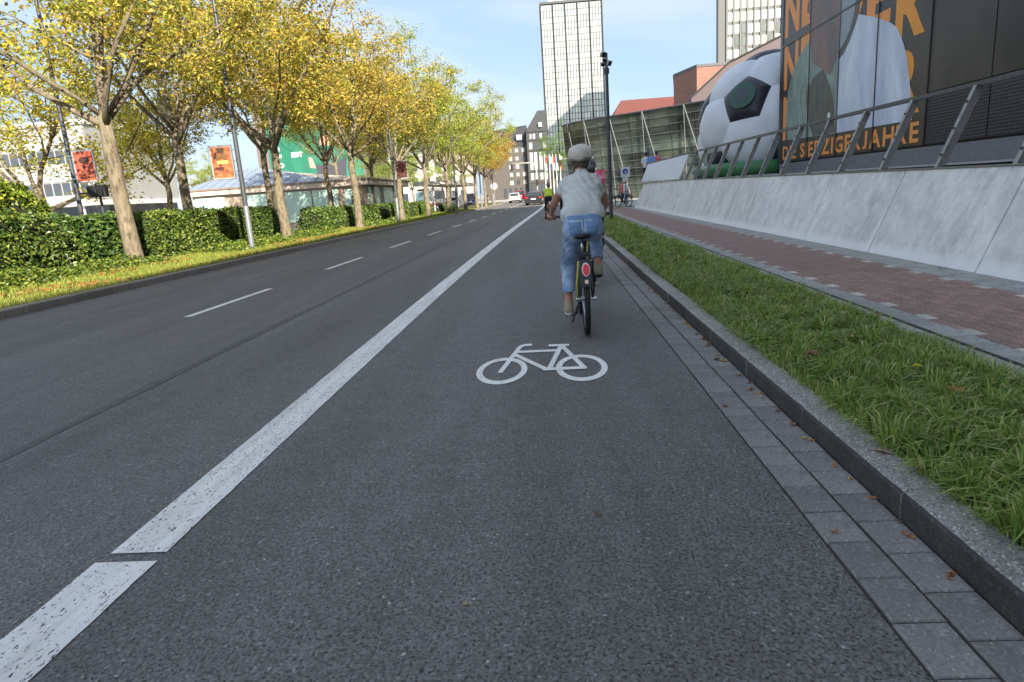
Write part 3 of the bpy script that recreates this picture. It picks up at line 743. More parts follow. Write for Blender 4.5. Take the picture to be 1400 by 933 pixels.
# ------------------------------------------------------------------ hedges
def hedge(name, label, y0, y1, xf, depth, top, dens, ls=.085, tint=(1,1,1), base=.12, f=bl, group='clipped hedges on the left verge', lump=.09):
    t = thing(name, label, 'hedge', ((xf+f((y0+y1)/2)-depth/2), (y0+y1)/2, base), 0, group)
    L = y1-y0; H = top-base; ox, oy = -depth/2, -L/2
    def shape(P):       # rounded box with lumps, local coordinates
        Q = P.copy()
        for i in range(len(Q)):
            x, y, z = Q[i]; n = mnoise.noise((x*1.3+xf, y*1.1+y0, z*1.5)); m = mnoise.noise((x*3.1+xf, y*2.7+y0*2, z*3.))
            k = 1+lump*n*1.6+lump*.6*m; cx = max(abs(x)/(depth/2), abs(y)/(L/2)); rnd = 1-.16*max(0, z/H-.55)/.45*cx**2
            Q[i] = (x*(k if L > 1 else k)*rnd+ .06*n, y*(1+(k-1)*depth/max(L,depth))*rnd, z*(1+.10*n+.05*m))
        return Q
    faces = [('f', L*H), ('t', L*depth), ('a', depth*H), ('b', depth*H), ('r', L*H*.25)]; P = []
    for s, A in faces:
        n = int(A*dens); u = nrng.random(n); v = nrng.random(n)
        if s == 'f': q = np.stack([np.full(n, depth/2), -L/2+L*u, H*v], 1)
        elif s == 't': q = np.stack([-depth/2+depth*v, -L/2+L*u, np.full(n, H)], 1)
        elif s == 'a': q = np.stack([-depth/2+depth*u, np.full(n, -L/2), H*v], 1)
        elif s == 'b': q = np.stack([-depth/2+depth*u, np.full(n, L/2), H*v], 1)
        else: q = np.stack([np.full(n, -depth/2), -L/2+L*u, H*v], 1)
        P.append(q)
    P = np.concatenate(P); P = shape(P)+nrng.normal(size=P.shape)*.055; P = P[P[:,2] > .0]
    lo = link_mesh('foliage', leaf_mesh('foliage', P, ls, M['hedgeleaf'], .25, .62, .15), t); lo.color = (*tint, 1)
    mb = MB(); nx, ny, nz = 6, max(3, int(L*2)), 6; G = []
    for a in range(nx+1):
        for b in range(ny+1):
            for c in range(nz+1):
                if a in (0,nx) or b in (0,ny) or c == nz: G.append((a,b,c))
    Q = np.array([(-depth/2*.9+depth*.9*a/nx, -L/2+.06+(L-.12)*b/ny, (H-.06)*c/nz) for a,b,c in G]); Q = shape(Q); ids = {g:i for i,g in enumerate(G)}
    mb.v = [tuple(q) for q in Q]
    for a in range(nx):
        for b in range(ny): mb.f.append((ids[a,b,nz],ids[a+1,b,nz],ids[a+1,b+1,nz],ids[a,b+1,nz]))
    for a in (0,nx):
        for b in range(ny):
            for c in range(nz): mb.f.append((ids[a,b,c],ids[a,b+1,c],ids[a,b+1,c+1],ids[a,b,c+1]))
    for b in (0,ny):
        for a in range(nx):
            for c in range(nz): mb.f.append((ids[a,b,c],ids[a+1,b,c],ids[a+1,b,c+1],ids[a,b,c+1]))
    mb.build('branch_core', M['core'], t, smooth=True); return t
hedge('hedge', 'tall bright glossy hedge at the left picture edge', 8.6, 15.4, -11.75, 2.0, 1.58, 620, .095, (.85,.88,.8))
hedge('hedge', 'dark broadleaf hedge between the tall hedge and the first trunk', 15.75, 19.1, -12.35, 1.5, 1.46, 520, .13, (.62,.75,.8))
hedge('hedge', 'clipped hedge running from the first trunk to the grey lamp post', 19.2, 24.4, -12.3, 1.5, 1.45, 560, .10, (1.05,1.05,.9))
hedge('hedge', 'short dark hedge between the lamp post and the second trunk', 24.6, 28.4, -12.2, 1.4, 1.42, 460, .10, (.85,.95,.9))
hedge('hedge', 'narrow upright shrub standing at the gap in the hedges', 29.4, 30.3, -11.0, .7, 1.10, 520, .11, (.8,.9,.9))
hedge('hedge', 'hedge in front of the mint pavilion left of the third trunk', 31.0, 34.2, -11.4, 1.3, 1.22, 420, .11, (.85,.95,.9))
hedge('hedge', 'hedge between the third and fourth roadside trunks', 34.6, 41.0, -11.2, 1.3, 1.18, 330, .12, (.9,.98,.9))
hedge('hedge', 'hedge between the fourth and fifth roadside trunks', 41.4, 48.0, -11.1, 1.3, 1.18, 260, .13, (.85,.95,.9))
hedge('hedge', 'hedge past the fifth roadside trunk towards the cars', 48.4, 56.0, -11.0, 1.3, 1.12, 220, .14, (.9,.95,.8))
hedge('hedge', 'low dark clipped bush at the far end of the hedge row', 57.5, 60.5, -9.9, 1.1, .78, 240, .14, (.6,.75,.8))
hedge('shrub', 'broad yellow-green shrub rising behind the tall hedge', 15.5, 19.5, -15.4, 2.4, 2.45, 260, .12, (1.5,1.4,.7), group=None, lump=.16)

# ------------------------------------------------------------------ grass, ground cover, litter
def blades(name, label, P, h, w, mat, lean=.5):
    n = len(P); a = nrng.random(n)*2*np.pi; hh = (h*(.45+.8*nrng.random(n)))[:,None]; ww = (w*(.6+.8*nrng.random(n)))[:,None]
    d = np.stack([np.cos(a), np.sin(a), np.zeros(n)], 1); s = np.stack([-np.sin(a), np.cos(a), np.zeros(n)], 1); ln = (lean*nrng.random(n)**1.2)[:,None]
    up = np.array([0,0,1.]); m = P+up*hh*.6+d*hh*ln*.45; t = P+up*hh*(1-.35*ln)+d*hh*ln*1.3
    V = np.stack([P-s*ww, P+s*ww, m-s*ww*.8, m+s*ww*.8, t], 1).reshape(-1,3); i = np.arange(n)[:,None]*5
    F = np.concatenate([i+np.array([0,1,3]), i+np.array([0,3,2]), i+np.array([2,3,4])], 1).reshape(-1,3)
    o = link_mesh(name, np_mesh(name, V, F, mat)); return tag(o, label, 'grass', kind='stuff')
def scatter(n, xa, xb, y0, y1, hf, f):
    x = xa+(xb-xa)*nrng.random(n); y = y0+(y1-y0)*nrng.random(n); P = np.zeros((n,3))
    for i in range(n): X = x[i]+f(y[i]); P[i] = (X, y[i], hf(X, y[i])-.006)
    return P
M['grass'] = m_island('grass_blades', [(0., (.12,.19,.035)), (.35, (.23,.33,.07)), (.7, (.36,.45,.13)), (.9, (.50,.53,.22)), (1., (.62,.53,.30))], .5, .40)
M['grassl'] = m_island('sunny_grass', [(0., (.14,.20,.03)), (.5, (.25,.32,.045)), (.85, (.38,.36,.08)), (1., (.46,.36,.12))], .55, .3)
g = np.concatenate([scatter(30000, X_GRASS-.01, X_EDGE-.06, .7, 6.5, heightR, br), scatter(30000, X_GRASS+.01, X_EDGE-.03, 6.5, 14, heightR, br), scatter(30000, X_GRASS+.01, X_EDGE-.03, 14, 45, heightR, br)])
keep = np.array([mnoise.noise((p[0]*2.1, p[1]*1.6, 9.)) > -.75+.3*nrng.random() for p in g]); g = g[keep]
hv = np.array([1.05+.75*mnoise.noise((p[0]*2.6, p[1]*1.8, 4.))+.35*mnoise.noise((p[0]*8, p[1]*6, 2.)) for p in g])
blades('grass', 'dense green grass on the narrow verge beside the pavement', g, .105*hv, .0035*np.where(g[:,1] < 8, 1., np.where(g[:,1] < 16, 1.7, 3.)), M['grass'], .95)
def tussocks(n, y0, y1):
    rows = []; LN = []
    for k in range(n):
        y = y0+(y1-y0)*nrng.random(); x = X_GRASS+.03+(X_EDGE-X_GRASS-.22)*nrng.random()+br(y); m = int(25+60*nrng.random()); r = .02+.04*nrng.random()
        a = nrng.random(m)*6.283; q = r*np.sqrt(nrng.random(m)); h0 = .09+.11*nrng.random()
        px_, py_ = x+q*np.cos(a), y+q*np.sin(a); rows.append(np.stack([px_, py_, np.full(m, heightR(x, y)-.004), a+nrng.normal(size=m)*.5, np.full(m, h0)], 1))
    return np.concatenate(rows)
def tuft_mesh(T, w):
    n = len(T); P = T[:,:3]; a = T[:,3]; hh = (T[:,4]*(.55+.7*nrng.random(n)))[:,None]; ww = (w*(.6+.8*nrng.random(n)))[:,None]
    d = np.stack([np.cos(a), np.sin(a), np.zeros(n)], 1); s = np.stack([-np.sin(a), np.cos(a), np.zeros(n)], 1); ln = (.25+.95*nrng.random(n))[:,None]; up = np.array([0,0,1.])
    m = P+up*hh*.62+d*hh*ln*.38; t = P+up*hh*(1.02-.5*ln)+d*hh*ln*1.05
    V = np.stack([P-s*ww*.7, P+s*ww*.7, m-s*ww, m+s*ww, t], 1).reshape(-1,3); i = np.arange(n)[:,None]*5
    return V, np.concatenate([i+np.array([0,1,3]), i+np.array([0,3,2]), i+np.array([2,3,4])], 1).reshape(-1,3)
V_, F_ = tuft_mesh(tussocks(820, .75, 9.5), .0042); tag(link_mesh('grass_tufts', np_mesh('grass_tufts', V_, F_, M['grass'])), 'taller leaning grass tufts on the near verge', 'grass', kind='stuff')
V_, F_ = tuft_mesh(tussocks(500, 9.5, 24), .007); tag(link_mesh('grass_tufts', np_mesh('grass_tufts', V_, F_, M['grass'])), 'taller leaning grass tufts on the farther verge', 'grass', kind='stuff')
gl = np.concatenate([scatter(22000, -11.4, XL_KERB-.16, 8, 22, heightL, bl), scatter(24000, -11.2, XL_KERB-.16, 22, 66, heightL, bl)])
blades('grass', 'sunlit yellow-green grass strip along the left kerb', gl, .10, .0055*np.where(gl[:,1] < 22, 1., 2.), M['grassl'], .8)
# broad-leaved weeds among the grass
def weeds(n, seed):
    rg = random.Random(seed); mb = MB()
    for k in range(n):
        y = .9+(rg.random()**1.6)*11; x = rg.uniform(X_GRASS+.12, X_EDGE-.15)+br(y); z = heightR(x, y)+.012; a0 = rg.random()*6.28; nl = rg.randint(5,10); S_ = rg.uniform(.08,.18)
        for i in range(nl):
            a = a0+6.28*i/nl+rg.uniform(-.3,.3); d = Vector((math.cos(a), math.sin(a), 0)); s = Vector((-d.y, d.x, 0)); L = S_*rg.uniform(.7,1.1); e = rg.uniform(.25,.95); w = L*rg.uniform(.08,.14)
            prev = None
            for t in (0,.2,.4,.6,.8,1.):
                p = Vector((x,y,z))+d*L*t+Vector((0,0,L*(e*t-.75*e*t*t))); ww = w*(.35+1.3*t)*(1 if t < .75 else .75)*(.75+.35*(int(t*5)%2)) if t < 1 else .002
                q = (p-s*ww+Vector((0,0,ww*.5)), p, p+s*ww+Vector((0,0,ww*.5))); ids = []
                for v in q: ids.append(len(mb.v)); mb.v.append(tuple(v))
                if prev: mb.f += [(prev[0],prev[1],ids[1],ids[0]),(prev[1],prev[2],ids[2],ids[1])]
                prev = ids
    return mb
tag(weeds(430, 3).build('broadleaf_weeds', m_island('weed_leaves', [(0., (.13,.24,.05)), (.5, (.21,.36,.09)), (1., (.33,.46,.14))], .5, .25)), 'broad-leaved weeds growing among the verge grass', 'weeds', kind='stuff')
# ivy at the foot of the hedges
def cover(name, label, pts, tint, ls=.09):
    o = link_mesh(name, leaf_mesh(name, pts, ls, M['hedgeleaf'], .6, .75, .1)); o.color = (*tint, 1); return tag(o, label, 'ground cover', kind='stuff')
def cover_pts(n, y0, y1, xa, xb, h):
    P = scatter(n, xa, xb, y0, y1, heightL, bl); m = (xa+xb)/2
    for p in P:
        e = 1-((p[0]-bl(p[1])-m)/((xb-xa)/2))**2; p[2] += nrng.random()*h*max(.1, e)*(.65+.6*mnoise.noise((p[1]*.9, p[0], 2.)))
    return P
cover('ivy', 'low ivy along the foot of the hedges near the first trunk', cover_pts(7500, 9.5, 17.0, -11.9, -10.35, .42), (1.05,1.0,.8))
cover('ivy', 'low ivy spilling to the kerb around the lamp post and second trunk', cover_pts(9000, 19.6, 29.5, -12.0, -9.6, .40), (1.1,1.08,.8))
cover('ivy', 'low ground cover under the third and fourth trunks', cover_pts(4500, 33.8, 44, -11.2, -9.6, .32), (1.,1.,.8), .12)
# leaf litter
lit = scatter(2600, -11.3, XL_KERB-.2, 8.5, 34, heightL, bl); lit = np.array([p for p in lit if mnoise.noise((p[0]*.8, p[1]*.35, 7.)) > -.05]); lit[:,2] += .055
lo = link_mesh('leaf_litter', leaf_mesh('leaf_litter', lit, .10, m_island('dry_leaves', [(0., (.32,.11,.03)), (.5, (.42,.19,.05)), (1., (.30,.20,.09))], .7, .15), 1.6, .7, .15)); tag(lo, 'orange and brown dry leaves scattered on the left verge', 'leaf litter', kind='stuff')

def dry_leaf(seed, s=.06):
    rg = random.Random(seed); mb = MB(); n = 11; prof = [.25,.75,.55,1.,.6,.9,.9,.6,1.,.55,.75]
    c = (0,0,.010); vs = [c]
    for i in range(n):
        a = 2*math.pi*i/n; r = s*prof[i]*rg.uniform(.7,1.1); vs.append((r*math.cos(a)*.8, r*math.sin(a), .004+abs(rg.gauss(0,.35))*s*.5))
    mb.add(vs, [(0,1+i,1+(i+1)%n) for i in range(n)])
    mb.tube([(s*.2,0,.006),(s*.7,.1*s,.004),(s*1.3,.05*s,.006)], .0012, 3); return mb
DL = [('brown', (.24,.11,.045)), ('orange', (.42,.17,.05)), ('tan', (.46,.33,.17)), ('yellow', (.55,.36,.06))]
dl_me = {}
for i, (nm, c) in enumerate(DL):
    t = NT('dry_leaf_'+nm).set(.75); v = t.coord(); t.col(t.mix(t.ramp(t.noise(v, 30, 4), [(.3, 0.), (.7, 1.)]), tuple(x*.6 for x in c), c)); dl_me[nm] = [dry_leaf(i*3+k).mesh('fallen_leaf', t.m) for k in range(2)]
def put_leaf(x, y, z, nm, sc, label, group=None):
    o = link_mesh('fallen_leaf', rng.choice(dl_me[nm])); o.location = (x, y, z); o.rotation_euler = (rng.uniform(-.15,.15), rng.uniform(-.15,.15), rng.uniform(0, 6.28)); o.scale = (sc,)*3
    return tag(o, label, 'leaf', group)
put_leaf(.14, 2.51, .003, 'brown', .36, 'small brown leaf scrap lying alone in the middle of the cycle lane')
put_leaf(-.35, 1.92, .003, 'tan', .3, 'tiny tan leaf scrap at the bottom centre of the asphalt')
put_leaf(1.0, 3.76, .012, 'brown', .55, 'curled brown leaf on the outer gutter slab row beside the lane')
put_leaf(1.41, 2.73, .132, 'tan', .85, 'pale tan leaf lying on top of the kerb')
put_leaf(1.24, 4.05, .014, 'orange', .6, 'orange leaf against the kerb next to the yellow one')
put_leaf(1.27, 3.98, .014, 'yellow', .5, 'yellowish leaf against the kerb next to the orange one')
put_leaf(1.22, 4.82, .014, 'brown', .8, 'dry leaf cluster piece in the gutter behind the cyclist')
put_leaf(1.02, 2.28, .014, 'orange', .35, 'small orange leaf on a gutter slab near the camera')
put_leaf(4.62, 7.9, .135, 'brown', .7, 'brown leaf at the foot of the sloped concrete wall')
for i in range(64):
    y = 1.5+(rng.random()**1.4)*13; put_leaf(X_KERB+br(y)-rng.uniform(.015,.05), y, .014, rng.choice(['orange','orange','yellow','brown']), rng.uniform(.22,.46) if y < 4 else rng.uniform(.35,.7), 'small dry leaf caught in the gutter along the kerb face', 'leaves caught along the right kerb')
for i in range(40):
    y = 1.4+(rng.random()**1.3)*10; x = rng.uniform(X_GRASS+.1, X_EDGE-.1)+br(y); put_leaf(x, y, heightR(x, y)+.10, rng.choice(['brown','tan','tan','orange']), rng.uniform(.8,1.25), 'dry brown leaf lying in the verge grass', 'leaves lying in the verge grass')
for i in range(14):
    y = 9+rng.random()*18; put_leaf(XL_KERB+bl(y)+rng.uniform(.03,.18), y, .006, rng.choice(['brown','tan','orange']), rng.uniform(.6,1.2), 'dry leaf on the road at the foot of the left kerb', 'leaves along the left kerb')
df = thing('dandelion', 'single yellow dandelion flower in the verge grass', 'flower', (1.98, 3.55, heightR(1.98, 3.55)))
MB().tube([(0,0,0),(.005,0,.07),(.008,-.004,.125)], .003, 6).build('stem', M['grass'], df)
mb = MB()
for k in range(3):
    for i in range(16):
        a = 6.283*i/16+k*.2; r = .021-.005*k; z = .127+.004*k; w = .1
        mb.add([(.008+.003*math.cos(a), -.004+.003*math.sin(a), z),(.008+r*math.cos(a-w), -.004+r*math.sin(a-w), z+.004),(.008+r*1.1*math.cos(a), -.004+r*1.1*math.sin(a), z+.003),(.008+r*math.cos(a+w), -.004+r*math.sin(a+w), z+.004)], [(0,1,2,3)])
mb.build('flower_head', plain('dandelion_yellow', (.80,.60,.02), .6, 0, .08), df)
# ------------------------------------------------------------------ street lamps, banners, signs
def lamp_post(name, label, x, y, h, r0=.085, r1=.05, group=None):
    t = thing(name, label, 'lamp post', (x, y, .1), 0, group)
    MB().lathe([(r0*1.0,-.05),(r0,.0),(r0,1.4),(r0*.9,1.45)], 14).build('lit_lower_shaft', M['lamp_light'], t, auto=True)  # paler grey paints in the light falling on the lower pole
    MB().lathe([(r0*.9,1.44),(r0*.86,2.2),(r1,h)], 12).build('shaft', M['lamp_grey'], t, auto=True)
    MB().tube([(0,0,h-.05),(.1,0,h+.18),(.5,0,h+.3),(1.1,0,h+.34)], [r1*.9,.035,.03,.028], 8).build('arm', M['lamp_grey'], t, smooth=True)
    mb = MB(); mb.lathe([(.0,-.04),(.13,-.03),(.17,.01),(.12,.07),(0,.09)], 14, (1.25,0,h+.33)); hd = mb.build('lamp_head', M['lamp_grey'], t, smooth=True); hd.scale = (1.0,.8,1)
    return t
l1 = lamp_post('lamp_post', 'tall dark lamp post behind the tall hedge at left, with red-orange banner', -15.05, 20.5, 9.0)
l2 = lamp_post('lamp_post', 'tall grey lamp post at the left kerb between the first two trunks', -9.58, 20.5, 9.0)
def banner(t, sx, z0, z1, w, printfn, label, dark_below=False):
    b = thing('banner_frame_sign', label, 'banner', (t.location.x, t.location.y, t.location.z))
    x0, x1 = (.13, .13+w) if sx > 0 else (-.13-w, -.13)
    fr = MB(); y = -.07
    f = .035
    for (a, b_, c, d) in ((x0,x1,z0,z0+f),(x0,x1,z1-f,z1),(x0,x0+f,z0+f,z1-f),(x1-f,x1,z0+f,z1-f)):
        MB().box(a, b_, y-.02, y+.02, c, d).build('frame_bar', M['alu'], b)
    MB().box(x0+f, x1-f, y-.008, y+.008, z0+f, z1-f).build('back_sheet', M['white'], b)
    for z in (z0+.14, z1-.16):
        MB().cbox(((.06 if sx > 0 else -.06)+0, -.06, z), (.16,.05,.03)).build('clamp', M['chrome'], b)
    printfn(b, x0+f+.01, x1-f-.01, z0+f+.01, z1-f-.01, y-.0085); return b
def mottled(name, a, b, c, sc):
    t = NT(name).set(.5); v = t.coord(); t.col(t.ramp(t.noise(v, sc, 4, .6, .4), [(.3, a), (.5, b), (.7, c)])); return t.m
def print1(b, x0, x1, z0, z1, y):
    w, h = x1-x0, z1-z0
    MB().quad((x0,y,z0),(x1,y,z0),(x1,y,z1),(x0,y,z1)).build('poster', mottled('poster_red', S(158,66,52), S(176,86,64), S(190,118,76), 2.2), b)
    dk = plain('poster_ink', S(70,42,36), .5); y2 = y-.004
    car = [(.22,.70),(.28,.63),(.36,.62),(.42,.58),(.58,.58),(.64,.63),(.80,.66),(.84,.74),(.72,.78),(.62,.82),(.38,.82),(.28,.77)]
    mb = MB(); mb.add([(x0+w*u, y2, z0+h*v) for u, v in car], [tuple(range(len(car)))]); mb.build('poster_print', dk, b)
    for (u0,u1,v0,v1) in ((.10,.9,.20,.265),(.14,.86,.09,.15),(.35,.8,.30,.325),(.45,.53,.44,.56)):
        MB().quad((x0+w*u0,y2,z0+h*v0),(x0+w*u1,y2,z0+h*v0),(x0+w*u1,y2,z0+h*v1),(x0+w*u0,y2,z0+h*v1)).build('poster_print', mottled('poster_ink_b', S(60,36,30), S(90,50,38), S(205,90,60), 30), b)
def print2(b, x0, x1, z0, z1, y):
    w, h = x1-x0, z1-z0
    MB().quad((x0,y,z0),(x1,y,z0),(x1,y,z1),(x0,y,z1)).build('poster', mottled('poster_pumpkin', S(80,50,38), S(162,92,58), S(190,130,82), 9), b)
    y2 = y-.004
    for (u0,u1,v0,v1,c) in ((.32,.66,.80,.96,S(62,54,40)),(.22,.75,.62,.75,S(112,84,50)),(.25,.80,.45,.56,S(242,200,100)),(.16,.55,.26,.36,S(84,44,48))):
        MB().quad((x0+w*u0,y2,z0+h*v0),(x0+w*u1,y2,z0+h*v0),(x0+w*u1,y2,z0+h*v1),(x0+w*u0,y2,z0+h*v1)).build('poster_print', mottled('poster_block', tuple(q*.7 for q in c), c, tuple(min(1,q*1.3) for q in c), 26), b)
banner(l1, 1, 2.52, 3.52, .72, print1, 'red-orange poster banner clamped to the dark lamp post at far left')
banner(l2, -1, 2.30, 3.34, .74, print2, 'orange pumpkin-coloured poster banner clamped to the grey lamp post at the kerb')
sb = thing('signal_box', 'dark back of a signal head hanging below the red-orange banner', 'signal', (-14.3, 20.4, .1))
MB().box(-.32,-.02,-.05,.16,2.05,2.42).build('housing', M['black'], sb, bevel=.03); MB().box(.0,.28,-.05,.16,2.05,2.42).build('housing', M['black'], sb, bevel=.03)
MB().tube([(-.8,.1,2.2),(.2,.1,2.2)], .025, 8).build('bracket', M['blackm'], sb); MB().tube([(-.02,.12,2.5),(-.02,.12,.0)], .04, 8).build('pole', M['lamp_grey'], sb)
for i, (x, y) in enumerate([(-8.55,37.2),(-7.25,52.8),(-6.75,68.0),(-6.6,82.)]):
    t = lamp_post('lamp_post', f'slim dark lamp post in the left tree row, {ORD[i]} beyond the third trunk', x, y, 7.4, .09, .05, 'lamp posts in the tree row')
    if i == 0: b = banner(t, 1, 2.5, 3.5, .7, lambda b, x0, x1, z0, z1, y: MB().quad((x0,y,z0),(x1,y,z0),(x1,y,z1),(x0,y,z1)).build('poster', mottled('poster_dark', S(50,30,26), S(84,48,38), S(110,66,50), 5), b), 'dark brown poster banner on the slim lamp post past the third trunk')

fp = thing('floodlight_pole', 'dark pole with stacked floodlights standing in the right verge', 'lamp post', (2.2, 22.9, .1))
MB().lathe([(.066,-.05),(.066,.4),(.052,4.95)], 14).build('shaft', M['lamp_grey'], fp, auto=True)
MB().lathe([(.085,4.9),(.09,5.0),(.085,5.08),(.05,5.1),(.05,5.55)], 12).build('collar', M['lamp_grey'], fp, auto=True)
for (x, z, rx, rz, s) in ((-.10,5.5,.5,.5,1.),(-.05,5.32,.6,-.3,.85),(-.12,5.2,.7,.2,.8),(.09,5.22,.6,.7,1.)):
    Mx = Matrix.Rotation(rz,3,'Z')@Matrix.Rotation(rx,3,'X'); mb = MB(); mb.cbox((x,-.04,z),(.17*s,.09*s,.17*s),Mx); h = mb.build('floodlight', plain('floodlight_grey',(.42,.42,.43),.5,.1), fp, bevel=.02)
    mb = MB(); mb.cbox(Vector((x,-.04,z))+Mx@Vector((0,-.048*s,0)), (.14*s,.006,.14*s), Mx); mb.build('lens', M['black'], h)

sg = thing('parking_sign', 'white square sign with blue wheelchair disc on a thin post by the ramp end', 'sign', (4.75, 40, .1))
MB().tube([(0,0,-.05),(0,0,2.45)], .028, 8).build('post', M['steel'], sg)
MB().box(-.27,.27,-.05,-.03,1.75,2.36).build('plate', M['white'], sg); 
mb = MB(); mb.lathe([(.17,-.056),(.17,-.0505)], 24, (0,0,2.08), 'Y'); mb.build('blue_disc', plain('sign_blue', (.02,.09,.42), .4), sg)
mb = MB(); mb.tube([(-.02,-.06,2.16),(-.02,-.06,2.07),(.06,-.06,2.06),(.09,-.06,1.99)], .014, 6); mb.build('wheelchair_mark', M['white'], sg)
mb = MB(); n = 16
for i in range(12):
    a, b = 3.4+i*.36, 3.4+(i+1)*.36; mb.quad(*[(-.01+r*math.cos(q), -.0575, 2.04+r*math.sin(q)) for q, r in ((a,.06),(a,.085),(b,.085),(b,.06))])
mb.build('wheelchair_wheel', M['white'], sg)
MB().box(-.18,.18,-.05,-.03,1.50,1.72).build('lower_plate', M['white'], sg)
ps = thing('advert_board', 'freestanding pink and white poster board behind the cyclists', 'sign', (4.0, 50, 0))
MB().box(-.42,.42,-.04,.04,1.55,2.65).build('panel', plain('poster_pink', S(226,64,108), .5, 0, .1, 2), ps)
MB().box(-.38,.38,-.052,-.045,2.0,2.55).build('print', mottled('pink_print', S(250,220,226), S(240,120,150), S(232,70,110), 3.5), ps)
for s in (-.36,.36): MB().box(s-.03,s+.03,-.035,.035,0,1.55).build('leg', M['steel'], ps)
bo = thing('bollard', 'dark green bollard at the gap in the hedge', 'bollard', (-12.6, 29.3, .1)); MB().lathe([(.08,0),(.08,.9),(.06,1.0),(0,1.02)], 12).build('shaft', plain('green_paint',(.02,.06,.04),.5), bo, auto=True); MB().lathe([(.085,.7),(.085,.78)],12).build('ring', M['white'], bo)
rs = thing('no_stopping_sign', 'round magenta-red traffic sign beside the second trunk', 'sign', (-12.55, 30.6, .1)); MB().tube([(0,0,0),(0,0,2.0)], .03, 8).build('post', M['steel'], rs)
mb = MB(); mb.lathe([(.2,-.03),(.2,-.02)], 20, (0,0,1.95), 'Y'); mb.build('disc', plain('sign_magenta', S(214,40,110), .4), rs); mb = MB(); mb.lathe([(.12,-.036),(.12,-.031)], 20, (0,0,1.95), 'Y'); mb.build('centre', plain('sign_violet', S(120,40,120), .4), rs)
rs = thing('round_sign', 'round white traffic sign at the left kerb near the cars', 'sign', (-6.6, 84, .1)); MB().tube([(0,0,0),(0,0,2.3)], .04, 8).build('post', M['steel'], rs); mb = MB(); mb.lathe([(.42,-.05),(.42,-.03)], 20, (0,0,2.35), 'Y'); mb.build('disc', M['white'], rs)

# traffic signals at the junction
def signal_mast(label, x, y, h, arm, sx):
    t = thing('traffic_signal_mast', label, 'traffic light', (x, y, 0)); w = plain('mast_cream', (.62,.6,.52), .5)
    MB().tube([(0,0,0),(0,0,h-.9),(sx*.25,0,h-.3),(sx*.9,0,h),(sx*arm,0,h+.08)], [.10,.085,.08,.07,.05], 10).build('mast', w, t, smooth=True)
    hd = MB().box(sx*arm-.17,sx*arm+.17,-.15,.1,h-1.0,h-.02).build('signal_head', M['black'], t, bevel=.03)
    for k in range(3): mb = MB(); mb.lathe([(.1,-.17),(.1,-.152)], 14, (sx*arm,0,h-.2-k*.3), 'Y'); mb.build('lens', plain('dark_lens',(.05,.03,.02),.3), hd)
    h2 = MB().box(-.15,.15,-.28,-.11,2.3,3.2).build('signal_head', M['black'], t, bevel=.03)
    for k in range(3): mb = MB(); mb.lathe([(.09,-.3),(.09,-.282)], 14, (0,0,3.02-k*.28), 'Y'); mb.build('lens', plain('dark_lens',(.05,.03,.02),.3), h2)
signal_mast('cream signal mast arching to the left above the waiting cars', -1.3, 98, 5.6, 3.6, -1)
signal_mast('cream signal mast with a long straight arm beside the green tree', 6.2, 104, 6.0, 3.8, -1)

# ------------------------------------------------------------------ flags on the lawn island
isl = MB(); n = 40
for i in range(n):
    a, b = 2*math.pi*i/n, 2*math.pi*(i+1)/n; P = lambda t, z, k=1.: (3.2+5.4*k*math.cos(t), 112+15*k*math.sin(t), z)
    isl.quad(P(a,-.02),P(b,-.02),P(b,.12),P(a,.12)); isl.add([(3.2,112,.2),P(a,.12),P(b,.12)],[(0,1,2)])
struct(isl.build('lawn_island', plain('lawn', (.13,.18,.04), .9, 0, .3, 2.)), 'green lawn island at the junction')
fc = [[S(190,30,40),S(235,235,235)],[S(235,235,235),S(60,70,130)],[S(180,40,50),S(220,220,210)],[S(40,50,90),S(230,230,230)],[S(230,230,230),S(200,60,60)]]
for i, x in enumerate((.0,.75,1.3,1.85,2.5)):
    t = thing('flagpole', f'white flagpole with limp flag, {ORD[i]} from the left of the five on the lawn', 'flagpole', (x, 108+i*.5, .1), 0, 'flagpoles on the lawn island')
    MB().lathe([(.09,0),(.05,7.0),(.07,7.05),(0,7.1)], 10).build('pole', M['white'], t, auto=True)
    for k in range(2):
        mb = MB(); m = 7; vs = []
        for a in range(m+1):
            for b in range(6):
                z = 6.8-k*1.05-1.05*a/m; u = b/5*(.55-.18*math.sin(a/m*2+k)); vs.append((.07+u*.62, .22*math.sin(u*14+a*.5)*u, z-u*.55))
        fs = [(a*6+b,a*6+b+1,(a+1)*6+b+1,(a+1)*6+b) for a in range(m) for b in range(5)]; mb.add(vs, fs); mb.build('flag_cloth', plain('flag_cloth', fc[i][k], .8), t, smooth=True)

# ------------------------------------------------------------------ buildings
def windows_grid(root, rects, mat, frame_mat, y, d=.12, face=-1, frame=True, name='window'):
    for (x0, x1, z0, z1) in rects:
        w = MB().box(x0, x1, y-.06, y-.02, z0, z1).build(name, mat, root, world=True)
        if frame:
            f = .06*max(1,(x1-x0)/1.2); mb = MB()
            for (a,b,c,e) in ((x0-f,x1+f,z0-f,z0),(x0-f,x1+f,z1,z1+f),(x0-f,x0,z0,z1),(x1,x1+f,z0,z1)): mb.box(a,b,y-.10,y-.015,c,e)
            mb.add([], []); fr = mb.build('frame', frame_mat, w, world=True)
M['skyglass'] = m_glass('sky_reflecting_glass', (.80,.84,.80), .12, .55, .18)
M['darkglass'] = m_glass('dark_window_glass', (.10,.12,.14), .08, .3, .4)
